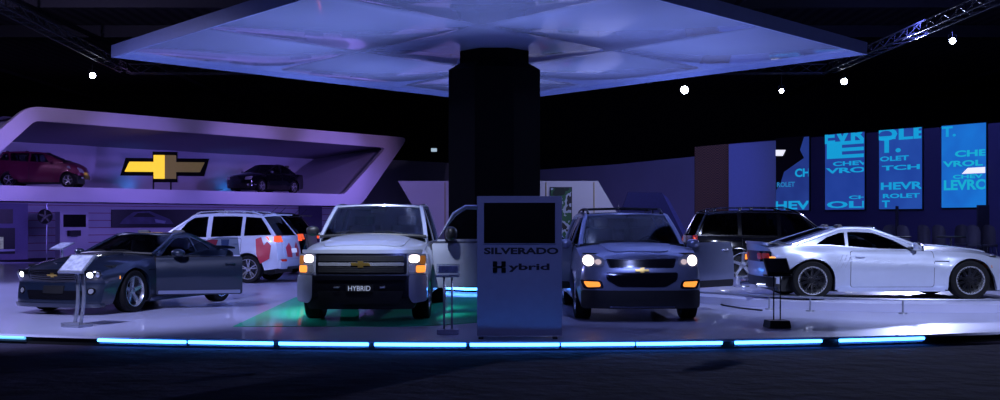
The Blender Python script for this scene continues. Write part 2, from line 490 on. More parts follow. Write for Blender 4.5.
        for i,((x1,x2,sl1,sl2),h) in enumerate(zip(wins,holes)):
            for sg in(-1,1):
                g=MB(); fn=lambda x,z,off,sg=sg: Vector((x,sg*(s.gy(x,z)+off),z))
                g.patch([h],fn,-.012,0,.25); s.part(g,'side_window',glass if i==0 else glass2)
    def WSP(s,u,t):
        x,z=s.WS(u,t); xe,ze=s.WS(u,1); return Vector((x-.01,s.gy(xe,ze)*t,z+.02))
    def interior(s, rows=(0,), floor=.45):
        x0,x1=s.cabin; mb=MB()
        zt=s.SH((x0+x1)/2)-.3
        w=s.gyb-.06
        mb.box(((x0+x1)/2,0,zt/2+.2),(x1-x0-.1,w*2,zt-.4))
        s.part(mb,'cabin_floor',M_DARKIN)
        d=MB(); xd=x0+.55; zd=s.SH(x0+.3)-.02
        d.box((xd-.2,0,zd-.12),(.55,w*2-.05,.26),bev=.05); s.part(d,'dashboard',M_DARKIN)
        sw=MB(); cx=xd+.22; 
        R=Matrix.Rotation(math.radians(-65),3,'Y')
        c=Vector((cx,-.38,zd+.02))
        sw.tube([c+R@Vector((.19*math.cos(a),.19*math.sin(a),0)) for a in [2*PI*i/20 for i in range(20)]],.016,6,closed=True)
        sw.tube([c-Vector((.02,.17,0)),c-Vector((.02,-.17,0))],.02,6); sw.tube([c,c+Vector((-.25,0,-.1))],.03,6)
        s.part(sw,'steering_wheel',M_BLACKP)
        for xo in rows:
            for y in(-.38,.38):
                q=MB(); xx=xd+.75+xo
                rt=Matrix.Rotation(math.radians(12),3,'Y')
                q.box((xx-.25,y,zt-.0),(.5,.5,.16),bev=.05)
                q.box((xx+.05,y,zt+.3),(.14,.48,.6),rt,bev=.05)
                q.box((xx+.11,y,zt+.68),(.09,.26,.17),rt,bev=.03)
                s.part(q,'seat',M_SEAT)
        mr=MB(); x,z=s.WS(.88,0); mr.box((x+.12,0,z-.05),(.03,.24,.07),bev=.01); mr.tube([(x+.12,0,z-.03),(x+.05,0,z+.03)],.008,5); s.part(mr,'rear_view_mirror',M_BLACKP)
    def sp(s,name,poly,m,off=.006,thick=.012,sides=(-1,1),parent=None,step=.12,label=None):
        out=[]
        for sg in sides:
            mb=MB(); mb.patch([poly],s.side(sg),off,thick,step); out.append(s.part(mb,name,m,parent,label))
        return out[-1]
    def fp(s,name,poly,m,off=.006,thick=.02,mirror=True,parent=None,rear=False,label=None,step=.08):
        fn=s.rear if rear else s.front; o=None
        for sg in ((1,-1) if mirror else (1,)):
            mb=MB(); mb.patch([[(sg*a,b) for a,b in poly]],fn,off,thick,step); o=s.part(mb,name,m,parent,label)
        return o
    def doors(s, spans, m=None, zb=None, handle_z=None, skip=()):
        for (x1,x2,bl) in spans:             # bl: how the rear lower corner is cut for the wheel
            z0=(zb or s.SILL((x1+x2)/2)+.09); z1=s.SH((x1+x2)/2)-.02
            poly=rnd([(x1,z0),(x2-bl,z0),(x2,z0+bl*1.3 if bl else z0+.01),(x2,z1),(x1,z1)],.05,3) if bl else rnd(rect(x1,x2,z0,z1),.05,3)
            cx=sum(p[0] for p in poly)/len(poly); cz=sum(p[1] for p in poly)/len(poly)
            big=[(cx+(a-cx)*(1+.02/(x2-x1)),cz+(b-cz)*1.02) for a,b in poly]
            for sg in(-1,1):
                if (sg,x1) in skip: continue
                mb=MB(); mb.patch([big],s.side(sg),.0015,.004,.12,mi=1); mb.patch([poly],s.side(sg),.005,.006,.12,mi=0)
                d=s.part(mb,'door',[m or s.paint,M_BLACKP])
                h=MB(); hz=handle_z or z1-.12; p=s.side(sg)(x2-.16,hz,.03)
                h.box(p,(.17,.025,.03),bev=.008); h.box(p-Vector((0,sg*.02,0)),(.12,.03,.02)); s.part(h,'door_handle',m or s.paint,d)
    def mirror(s, x, z, size=(.14,.22,.15), m=None, sides=(-1,1), out=.13):
        for sg in sides:
            mb=MB(); y=s.gyb+out
            bm=bmesh.new(); bmesh.ops.create_uvsphere(bm,u_segments=16,v_segments=10,radius=1)
            vs=[(x+v.co.x*size[0]*.55*(1 if v.co.x<0 else .4), sg*y+v.co.y*size[1]/2*(1+.1*v.co.z), z+math.copysign(abs(v.co.z)**.8,v.co.z)*size[2]/2) for v in bm.verts]
            bm.verts.index_update(); mb.add(vs,[[v.index for v in f.verts] for f in bm.faces],0,True); bm.free()
            mb.tube([(x+.03,sg*(s.gyb-.05),z-size[2]*.35),(x+.02,sg*(y-.02),z-size[2]*.3)],.03,6,mi=1)
            o=s.part(mb,'side_mirror',[m or s.paint,M_BLACKP])
    def rails(s, x0, x1, m, h=.05, inset=.1, cross=()):
        for sg in(-1,1):
            mb=MB(); pts=[]
            def yz(x): 
                zz=s.sil(x); return sg*(s.gy(x,zz)-inset), zz+.03
            for i in range(9):
                x=x0+(x1-x0)*i/8; y,z=yz(x); k=1 if 0<i<8 else .1
                pts.append((x,y,z+h*k))
            mb.tube(pts,.018,6)
            for f in(.1,.5,.9):
                x=x0+(x1-x0)*f; y,z=yz(x); mb.box((x,y,z+h/2-.01),(.08,.03,h+.02))
            s.part(mb,'roof_rail',m)
        for x in cross:
            mb=MB(); zz=s.sil(x); y=s.gy(x,zz)-inset; mb.tube([(x,-y,zz+h+.03),(x,0,zz+h+.05),(x,y,zz+h+.03)],.016,6); s.part(mb,'roof_crossbar',m)
    def emblem(s, z, w, h, m=M_GOLD, rear=False, y=0, off=.02):
        mb=MB(); fn=s.rear if rear else s.front
        mb.patch([[(y+a,z+b) for a,b in bowtie(w,h)]],fn,off,.015,.1); return s.part(mb,'emblem',m,label='gold cross-shaped emblem')
    def place(s, local, world, a, z=0, label='', cat='car', group=None, scale=(1,1,1)):
        """a: angle whose (sin, cos) is the direction nose->tail on the ground"""
        a=math.radians(a); rz=PI/2-a; lx=(local[0]-s.L/2)*scale[0]; ly=local[1]*scale[1]
        c,sn=math.cos(rz),math.sin(rz)
        s.root.location=(world[0]-(lx*c-ly*sn), world[1]-(lx*sn+ly*c), z); s.root.rotation_euler=(0,0,rz); s.root.scale=scale
        tag(s.root,label,cat,group); return s.root
RIMM=[M_RIM,M_RIM,M_BLACKP,M_CHROMED]

# open door as its own panel, hinged at its front edge
def open_door(car, sg, x1, x2, z0, z1, ang, ztop=None, win=None, paint=None, glass=M_GLASS, lower=None):
    P=paint or car.paint
    xh=car.xnom(x1,.6); hy=sg*(car.yside(xh,.6)-.03)
    piv=Vector((x1,hy,0))
    R=Matrix.Rotation(math.radians(ang*sg),3,'Z')    # swings the rear edge outward
    def T(p): return piv+R@(Vector(p)-piv)
    def fn(x,z,off):
        p=car.side(sg)(x,min(z,z1),off)
        return T(Vector((x,p.y,z)))
    mb=MB(); loop=rnd([(x1,z0),(x2,z0),(x2,z1),(x1,z1)],.05,3)
    mb.patch([loop],fn,.01,.0,.1); mb.patch([loop],fn,-.08,0,.15,mi=1)
    a=loop; n=len(a)
    mb.add([fn(u,v,.01) for u,v in a]+[fn(u,v,-.08) for u,v in a],[[i,(i+1)%n,(i+1)%n+n,i+n] for i in range(n)],1)
    d=car.part(mb,'door',[P,M_DARKIN],label='front door standing wide open')
    if lower:
        lb=MB(); lb.patch([rnd(rect(x1+.02,x2-.02,z0-.0,z0+lower),.03,2)],fn,.02,.02,.1); car.part(lb,'lower_trim',M_BLACKP,d)
    h=MB(); hp=fn(x2-.14,z1-.13,.035); hh=fn(x2-.30,z1-.13,.035)
    h.tube([hh,hp],.018,6); h.tube([hh,fn(x2-.30,z1-.13,0)],.012,5); h.tube([hp,fn(x2-.14,z1-.13,0)],.012,5); car.part(h,'door_handle',P if lower is None else M_CHROME,d)
    if win:
        def gfn(x,z,off):
            yb=car.side(sg)(x,z1,0).y-sg*.05; t=max(0,(z-z1)/(car.zroof-z1)); 
            return T(Vector((x, yb-sg*(abs(car.gyb-car.gyr)*t**1.25)+sg*off, z)))
        g=MB(); g.patch([win],gfn,0,.006,.15); car.part(g,'door_window',glass,d)
        if ztop!='frameless':
            fr=MB(); fr.tube([gfn(u,v,0) for u,v in win],.042,6,closed=True); car.part(fr,'door_window_frame',P,d)
    ld=MB(); ld.patch([rnd([(x1+.03,z0+.03),(x2-.03,z0+.03),(x2-.03,z1+.01),(x1+.03,z1+.01)],.05,3)],car.side(sg),.003,.006,.12); car.part(ld,'dark_opening_patch',M_DARKIN)  # dark patch on the closed side, painted in for the shaded doorway
    return d, T, fn

# ================================================================ VEHICLES
P_SILVER=mat('silver paint',(.46,.49,.60),.30,.4,coat=.8,noise=.02)
P_SILV2=mat('bluish silver paint',(.26,.29,.44),.30,.6,coat=.8,noise=.02)
P_WHITES=mat('bright silver paint',(.60,.65,.80),.32,.5,coat=1,noise=.02)
P_GREY=mat('dark blue grey paint',(.010,.018,.042),.34,.25,coat=1,noise=.03)
P_BLACK=mat('black paint',(.004,.004,.007),.14,.1,coat=1,noise=.03)
P_RED=mat('magenta red paint',(.12,.008,.045),.32,.3,coat=.8,noise=.03)
P_VUE=mat('white silver paint',(.52,.56,.70),.32,.25,coat=.8,noise=.02)

# ---------------- silver pickup truck
def pickup():
    c=Car('pickup_truck',P_SILVER,L=5.85,W=[(0,.985),(.9,1.0),(5,1.0),(5.85,.97)],SILL=[(0,.42),(.5,.40),(1.5,.36),(4.2,.38),(5.85,.5)],
        SH=[(0,1.05),(.3,1.10),(1.35,1.19),(3.9,1.20),(5.85,1.20)],TOP=[(0,1.11),(.1,1.17),(.6,1.26),(1.45,1.34),(3.7,1.22),(5.85,1.22)],
        VP=[(0,.95),(.2,.985),(.5,1),(.8,.985),(1,.93)],PF=[(0,.03),(.45,.0),(.9,.02),(1.15,.06)],nose=(.10,.16),z0=.36,
        xf=.98,xr=4.62,r=.40,ra=.475,track=.985,tw=.27,rr=.25,style='six',flare=.03,cabin=(1.45,3.75),
        wb=(1.38,1.335),wt=(2.15,1.84),rt=(3.72,1.85),rb=(3.92,1.22),zbelt=1.19,zroof=1.80,gyb=.92,gyr=.745,gk=.03,cw=.13,cr=.03,rbulge=.03,pil=.04)
    c.body(); c.wheels(RIMM,.0)
    c.gh([(1.72,2.72,.25,0),(2.82,3.72,0,-.06)]); c.interior((0,.85))
    # grille
    fr=rnd(rect(-.70,.70,.75,1.065),.03)
    g=c.fp('grille_surround',fr,M_CHROMED,.015,.03,False)
    c.fp('grille_bar',rnd(rect(-.66,.66,.880,.930),.015),M_CHROME,.03,.03,False,parent=g)
    for z0,z1 in((.945,1.035),(.775,.865)):
        q=c.fp('grille_mesh',rnd(rect(-.655,.655,z0,z1),.015),M_BLACKP,.03,.01,False,parent=g)
        ms=MB()
        for k in range(3):
            z=z0+.012+(z1-z0-.024)*k/2; ms.tube([c.front(y,z,.034) for y in [-.64+1.28*i/14 for i in range(15)]],.0022,4)
        for k in range(30):
            y=-.63+1.26*k/29; ms.tube([c.front(y,z0+.005,.034),c.front(y,z1-.005,.034)],.002,4)
        c.part(ms,'mesh_bars',M_BLACKP,q)
    c.emblem(.905,.30,.10,off=.045)
    # header edge of the hood
    c.fp('hood_edge',rnd(rect(-.93,.93,1.07,1.125),.02),P_SILVER,.03,.05,False)
    mb=MB(); 
    mb.patch([rnd([(.15,-.62),(1.3,-.66),(1.3,.66),(.15,.62)],.2,5)],lambda x,y,o:c.hood(x,y,o),.018,.03,.1)
    c.part(mb,'hood',P_SILVER)
    # headlamps: each with a lit bulb and an amber side lamp
    for sg in(-1,1):
        base=MB(); base.patch([[(sg*a,b) for a,b in rnd([(.715,.765),(.985,.755),(.985,1.06),(.715,1.06)],.03)]],c.front,.03,.05,.05)
        h=c.part(base,'headlight',M_LENS)
        b=MB(); b.patch([[(sg*a,b_) for a,b_ in rnd([(.735,.93),(.89,.93),(.89,1.045),(.735,1.045)],.05)]],c.front,.036,.01,.05); c.part(b,'bulb',M_LAMP,h,'lit white bulb')
        b=MB(); b.patch([[(sg*a,b_) for a,b_ in rnd([(.895,.90),(.975,.90),(.975,1.035),(.895,1.035)],.03)]],c.front,.036,.01,.05); c.part(b,'side_marker',M_AMBERD,h)
        b=MB(); b.patch([[(sg*a,b_) for a,b_ in rnd([(.84,.775),(.975,.775),(.975,.885),(.84,.885)],.03)]],c.front,.036,.01,.05); c.part(b,'turn_signal',M_AMBER,h,'lit amber lamp')
        b=MB(); b.patch([[(sg*a,b_) for a,b_ in rnd([(.73,.78),(.83,.78),(.83,.9),(.73,.9)],.03)]],c.front,.036,.01,.05); c.part(b,'reflector',M_CHROME,h)
    # bumper
    bp=c.fp('bumper',rnd([(-.99,.44),(-.70,.40),(.70,.40),(.99,.44),(.99,.735),(-.99,.735)],.05),M_CHROMED,.09,.12,False)
    for sg in(-1,1):
        b=MB(); b.patch([[(sg*a,b_) for a,b_ in rnd([(.74,.40),(.80,.31),(1.0,.34),(1.0,.74),(.74,.74)],.04)]],c.front,.105,.13,.06); c.part(b,'bumper_corner',P_SILVER,bp,'painted silver bumper corner')
    c.fp('bumper_top_bar',rnd(rect(-.70,.70,.665,.72),.02),M_CHROMED,.12,.04,False,parent=bp)
    c.fp('lower_intake',rnd([(-.60,.30),(.60,.30),(.66,.50),(-.66,.50)],.03),M_BLACKP,.10,.08,False,parent=bp)
    c.fp('air_dam',rnd([(-.80,.22),(.80,.22),(.90,.42),(-.90,.42)],.03),M_BLACKP,.04,.1,False)
    pl=c.fp('license_plate',rect(-.21,.21,.485,.60),M_BLACKP,.14,.02,False,label='black plate with white lettering')
    t=MB(); add_text(t,'HYBRID',.34,.075,lambda u,v:c.front(-u,.545+v,.146),0,.01)
    c.part(t,'plate_lettering',M_PLATE,pl)
    for sg in(-1,1):
        hk=MB(); hk.tube([c.front(sg*.32,.56,.09),c.front(sg*.32,.56,.16),c.front(sg*.38,.56,.16),c.front(sg*.38,.56,.09)],.015,6); c.part(hk,'tow_hook',M_CHROME)
    c.doors([(1.55,2.70,0),(2.74,3.72,0)],zb=.48,skip=((-1,1.55),))
    c.mirror(1.75,1.40,(.14,.22,.17),M_BLACKP,sides=(1,),out=.13)
    d,T,fn=open_door(c,-1,1.52,2.72,.46,1.20,68,win=[(1.62,1.23),(2.66,1.23),(2.68,1.72),(2.58,1.80),(2.2,1.80),(1.98,1.68)])
    mm=MB(); p=T((1.80,-(c.gyb+.2),1.36))
    bm=bmesh.new(); bmesh.ops.create_uvsphere(bm,u_segments=16,v_segments=10,radius=1)
    vs=[p+Vector((v.co.x*.15,v.co.y*.10,math.copysign(abs(v.co.z)**.7,v.co.z)*.12)) for v in bm.verts]; bm.verts.index_update()
    mm.add(vs,[[v.index for v in f.verts] for f in bm.faces],0,True); bm.free()
    mm.tube([p,T((1.78,-.93,1.26))],.03,6); c.part(mm,'side_mirror',M_BLACKP,d)
    # bed: dark cover and tailgate
    b=MB(); b.patch([rnd([(4.05,-.80),(5.75,-.80),(5.75,.80),(4.05,.80)],.05)],lambda x,y,o:Vector((x,y,1.235+o)),.01,.03,.3); c.part(b,'bed_cover',M_BLACKP)
    c.fp('tailgate',rnd(rect(-.75,.75,.65,1.12),.04),P_SILVER,.01,.02,False,rear=True)
    c.fp('tail_light',rnd(rect(.80,.95,.75,1.10),.03),M_TAIL,.012,.02,True,rear=True)
    c.fp('rear_bumper',rnd(rect(-.95,.95,.42,.6),.04),M_CHROME,.08,.1,False,rear=True)
    return c
c=pickup()
c.place((0,0),((361-500)/F*17.6,17.55),1.0,0,'silver pickup truck with lit headlamps and open driver door, on green floor panel','truck')

# ---------------- silver crossover facing the camera
def crossover():
    c=Car('crossover_suv',P_SILV2,L=5.2,W=[(0,.93),(.8,.99),(2.5,.995),(4.5,.98),(5.2,.93)],SILL=[(0,.24),(.4,.24),(1.5,.27),(4,.28),(5.2,.34)],
        SH=[(0,.90),(.3,.99),(1.2,1.13),(3,1.15),(5.2,1.17)],TOP=[(0,.98),(.12,1.06),(.5,1.14),(1.2,1.21),(5,1.15),(5.2,1.12)],
        PF=[(0,.10),(.35,.0),(.7,.02),(.95,.12),(1.15,.25)],nose=(.16,.22),z0=.24,
        xf=.98,xr=4.0,r=.37,ra=.43,track=.97,tw=.25,rr=.25,style='five',flare=.03,cabin=(1.3,4.9),
        wb=(1.18,1.19),wt=(2.0,1.69),rt=(4.75,1.66),rb=(5.1,1.12),zbelt=1.13,zroof=1.68,gyb=.90,gyr=.70,gk=.06,cw=.17,cr=.12,rbulge=.05,pil=.045)
    c.body(); c.wheels(RIMM)
    c.gh([(1.75,2.75,.3,0),(2.85,3.8,0,0),(3.9,4.75,0,-.15)]); c.interior((0,.95))
    c.rails(2.2,4.6,M_BLACKP,.06,.06,cross=(2.7,3.9))
    an=MB(); an.tube([(2.35,.1,1.72),(2.45,.1,1.86)],.006,5); c.part(an,'antenna',M_BLACKP)
    g=c.fp('upper_grille',rnd([(-.50,.845),(.50,.845),(.545,.985),(-.545,.985)],.03),M_CHROMED,.01,.02,False)
    q=c.fp('grille_mesh',rnd([(-.48,.86),(.48,.86),(.52,.97),(-.52,.97)],.02),M_GLOSSBLK,.02,.012,False,parent=g)
    g2=c.fp('lower_grille',rnd([(-.36,.555),(.36,.555),(.54,.655),(.56,.775),(-.56,.775),(-.54,.655)],.04),M_CHROMED,.012,.02,False)
    c.fp('grille_mesh',rnd([(-.34,.57),(.34,.57),(.51,.66),(.53,.76),(-.53,.76),(-.51,.66)],.03),M_GLOSSBLK,.022,.012,False,parent=g2)
    c.emblem(.812,.22,.075,off=.03)
    for sg in(-1,1):
        P=[(.56,.90),(.62,.855),(.88,.875),(.93,.94),(.90,1.05),(.72,1.05),(.58,.985)]
        base=MB(); base.patch([[(sg*a,b) for a,b in rnd(P,.03)]],c.front,.012,.03,.05); h=c.part(base,'headlight',M_LENS)
        b=MB(); b.patch([rnd([(sg*(.81+.082*math.cos(t)),.955+.082*math.sin(t)) for t in [2*PI*i/14 for i in range(14)]],.001,1)],c.front,.02,.01,.05); c.part(b,'bulb',M_LAMP,h,'lit white bulb')
        b=MB(); b.patch([[(sg*(.665+.05*math.cos(t)),.935+.042*math.sin(t)) for t in [2*PI*i/12 for i in range(12)]]],c.front,.02,.01,.05); c.part(b,'projector',mat('dim lit projector',(.6,.6,.7),.2,.4,emit=(1,.75,.65),es=.5,noise=.02),h)
        base=MB(); base.patch([[(sg*a,b) for a,b in rnd([(.58,.53),(.88,.515),(.94,.66),(.62,.65)],.04)]],c.front,.01,.03,.05); h=c.part(base,'fog_light_bezel',M_CHROMED)
        b=MB(); b.patch([[(sg*a,b) for a,b in rnd([(.63,.555),(.84,.545),(.89,.635),(.65,.63)],.03)]],c.front,.018,.01,.05); c.part(b,'turn_signal',M_AMBER,h,'lit amber lamp')
    c.fp('lower_bumper',rnd([(-.92,.22),(.92,.22),(.925,.50),(-.925,.50)],.05),M_BLACKP,.03,.06,False,label='black lower bumper')
    c.fp('lower_trim',rnd(rect(-.5,.5,.235,.26),.01),M_CHROMED,.04,.02,False)
    mb=MB(); mb.patch([rnd([(.2,-.45),(1.15,-.60),(1.15,.60),(.2,.45)],.2,5)],lambda x,y,o:c.hood(x,y,o),.015,.03,.1); c.part(mb,'hood',P_SILV2)
    c.doors([(2.82,3.80,.18)],zb=.40)
    for sg,ang in((-1,49),(1,55)):
        d,T,fn=open_door(c,sg,1.62,2.84,.44,1.20,ang,win=[(1.72,1.21),(2.74,1.21),(2.76,1.56),(2.68,1.62),(2.45,1.62)] if sg>0 else None,lower=.12)
        if sg<0:
            pass
    c.mirror(1.70,1.19,(.16,.22,.15),P_SILV2,out=.17)
    c.fp('tail_light',rnd(rect(.62,.92,.95,1.10),.03),M_TAIL,.012,.02,True,rear=True)
    c.fp('rear_bumper',rnd(rect(-.88,.88,.34,.55),.04),P_SILV2,.06,.08,False,rear=True)
    return c
c=crossover()
c.place((0,0),((642.5-500)/F*17.6,17.6),-.5,0,'bluish silver crossover with lit headlamps and amber fog lamps, doors open','car')

# ---------------- coupes
def coupe(paint, style, rimm, dark):
    c=Car('sports_coupe',paint,rgw=.74,L=4.66,W=[(0,.86),(.5,.93),(.95,.955),(2.2,.93),(3.2,.945),(3.8,.96),(4.4,.91),(4.66,.85)],SILL=[(0,.17),(.5,.17),(1.5,.19),(3.4,.19),(4.66,.30)],
        SH=[(0,.70),(.25,.76),(.9,.865),(1.6,.90),(2.6,.93),(3.6,1.0),(4.25,1.0),(4.66,.94)],TOP=[(0,.76),(.15,.82),(.6,.92),(1.6,1.0),(3.9,1.03),(4.3,1.04),(4.55,1.05),(4.66,1.03)],
        VP=[(0,.93),(.12,.97),(.35,.985),(.62,1),(.82,.975),(1,.90)],PF=[(0,.12),(.22,.02),(.4,.04),(.55,.07),(.68,.02),(.85,.12)],PR=[(0,.16),(.4,.05),(.85,.02),(1.05,.0)],nose=(.13,.20),tail=(.12,.26),z0=.17,
        xf=.96,xr=3.812,r=.362,ra=.405,track=.955,tw=.255,rr=.265,style=style,flare=.03,cabin=(1.75,3.4),lF=1.35,lR=1.0,
        wb=(1.56,1.00),wt=(2.42,1.335),rt=(3.36,1.34),rb=(4.24,1.045),zbelt=.93,zroof=1.33,gyb=.81,gyr=.585,gk=.10,cw=.20,cr=.12,rbulge=.018,pil=.04)
    c.body(); c.wheels(rimm)
    c.gh([(1.98,3.12,.30,-.03),(3.17,3.70,-.02,-.22)],m=.072,mb_=.02,glass=M_GLASS)
    c.interior((0,)) if True else None
    # face
    g=c.fp('grille',rnd([(-.46,.58),(0,.535),(.46,.58),(.50,.75),(0,.765),(-.50,.75)],.03),M_GLOSSBLK,.012,.02,False)
    ms=MB()
    for k in range(5): 
        z=.60+.032*k; ms.tube([c.front(y,z-.02*(1-abs(y)/.46),.02) for y in [-.46+.92*i/10 for i in range(11)]],.005,4)
    c.part(ms,'grille_bars',M_CHROMED,g)
    c.emblem(.665,.20,.07,off=.03)
    for sg in(-1,1):
        P=[(.50,.60),(.56,.575),(.78,.60),(.83,.67),(.80,.745),(.52,.755)]
        base=MB(); base.patch([[(sg*a,b) for a,b in rnd(P,.02)]],c.front,.012,.03,.04); h=c.part(base,'headlight',M_GLOSSBLK)
        b=MB(); b.patch([[(sg*(.675+.048*math.cos(t)),.67+.048*math.sin(t)) for t in [2*PI*i/16 for i in range(16)]]],c.front,.02,.01,.05); c.part(b,'bulb',M_LAMPC if dark else M_LENS,h,'round bulb ringed in white')
        b=MB(); b.patch([[(sg*(.79+.025*math.cos(t)),.675+.045*math.sin(t)) for t in [2*PI*i/12 for i in range(12)]]],c.front,.02,.01,.05); c.part(b,'reflector',M_CHROME,h)
        b=MB(); b.patch([[(sg*(.68+.07*math.cos(t)),.40+.06*math.sin(t)) for t in [2*PI*i/14 for i in range(14)]]],c.front,.01,.02,.05); h=c.part(b,'fog_light_bezel',M_GLOSSBLK)
        b=MB(); b.patch([[(sg*(.68+.042*math.cos(t)),.40+.042*math.sin(t)) for t in [2*PI*i/12 for i in range(12)]]],c.front,.018,.01,.05); c.part(b,'fog_light',M_LENS,h)
    c.fp('lower_intake',rnd([(-.50,.26),(.50,.26),(.56,.41),(-.56,.41)],.03),M_GLOSSBLK,.01,.02,False)
    c.fp('license_plate_mount',rect(-.20,.20,.36,.49),M_BLACKP,.025,.03,False)
    c.fp('front_splitter',rnd([(-.84,.13),(.84,.13),(.84,.20),(-.84,.20)],.02),paint,.05,.12,False)
    c.sp('side_marker',rnd([(.44,.585),(.57,.59),(.575,.645),(.45,.64)],.01),M_AMBERD if not dark else M_AMBER,.012,.02,step=.04)
    mb=MB(); mb.patch([rnd([(.25,-.30),(1.5,-.42),(1.5,.42),(.25,.30)],.2,5)],lambda x,y,o:c.hood(x,y,o),.02,.04,.1); c.part(mb,'hood_bulge',paint)
    # side skirts, gills, badges
    c.sp('side_skirt',rnd([(1.42,.155),(3.36,.155),(3.36,.235),(1.42,.235)],.02),paint,.022,.05)
    for k in range(3):
        x=3.22+.075*k; c.sp('side_gill',[(x,.60),(x+.018,.60),(x-.10,.84),(x-.118,.84)],mat('gill grey',(.42,.45,.58),.4,noise=.02) if not dark else M_BLACKP,.004,.008,sides=(1,-1),step=.2)
    c.sp('fender_badge',rect(1.36,1.60,.71,.725),M_CHROMED,.006,.01,step=.3)
    skip=((-1,1.62),) if dark else ()
    c.doors([(1.62,3.12,0)],zb=.245,skip=skip,handle_z=.80)
    # tail
    for sg in(-1,1):
        for (a,b) in((.30,.50),(.54,.74)):
            q=MB(); q.patch([[(sg*x,z) for x,z in rnd(rect(a,b,.74,.86),.03)]],c.rear,.01,.02,.06); c.part(q,'tail_light',M_TAIL)
        q=MB(); q.patch([rnd(rect(4.45,4.56,.70,.80),.01)],c.side(sg),.006,.01,.05); c.part(q,'rear_side_marker',M_AMBERD if dark else M_AMBER)
        q=MB(); q.tube([Vector((4.52,sg*.55,.26)),Vector((4.72,sg*.55,.26))],.045,12,caps=False); c.part(q,'exhaust_tip',M_CHROME)
    c.fp('rear_recess',rnd(rect(-.78,.78,.70,.90),.03),M_GLOSSBLK,.004,.01,False,rear=True)
    c.fp('rear_diffuser',rnd([(-.80,.24),(.80,.24),(.84,.42),(-.84,.42)],.03),M_BLACKP,.02,.06,False,rear=True)
    sp=MB(); rows=[]
    for j in range(17):
        y=-.80+1.6*j/16; e=1-abs(y/.80)**6
        rows.append([Vector((4.30+.05*abs(y),y,1.02)),Vector((4.48-.05*abs(y)**3,y,1.04+.015*e)),Vector((4.64-.16*abs(y)**3,y,1.045+.03*e)),Vector((4.64-.16*abs(y)**3,y,1.01))])
    sp.grid(rows); c.part(sp,'spoiler',paint)
    for sg in ((1,) if dark else (-1,1)):
        c.mirror(1.98,1.0,(.13,.20,.13),paint,sides=(sg,),out=.14)
    if dark:
        d,T,fn=open_door(c,-1,1.62,3.12,.25,.93,58,ztop='frameless',win=[(1.98,.95),(3.08,.95),(3.05,1.27),(2.72,1.28),(2.35,1.18)])
        mm=MB(); p=T((2.0,-.97,1.0)); bm=bmesh.new(); bmesh.ops.create_uvsphere(bm,u_segments=16,v_segments=10,radius=1)
        vs=[p+Vector((v.co.x*.11,v.co.y*.13,v.co.z*.075)) for v in bm.verts]; bm.verts.index_update()
        mm.add(vs,[[v.index for v in f.verts] for f in bm.faces],0,True); bm.free()
        mm.tube([p,T((2.0,-.84,.94))],.025,6); c.part(mm,'side_mirror',paint,d)
        q=MB(); q.patch([rnd(rect(1.66,3.08,.27,.33),.02)],fn,.022,.02,.12); c.part(q,'door_sill_line',P_SILV2,d)
    return c
c=coupe(P_GREY,'five',RIMM,True)
c.place((.96,-.85),(-6.36,19.8),17,0,'dark blue-grey sports coupe with lit headlamps and its door open','car')
c=coupe(P_WHITES,'mesh',[M_RIMBLK,M_CHROME,M_BLACKP,M_CHROMED],False)
PED=.16
c.place((.96,.95),((970-500)/56.,20.5),-92.5,PED,'bright silver sports coupe in side view with black mesh wheels, on round pedestal','car',scale=(1,1,.965))

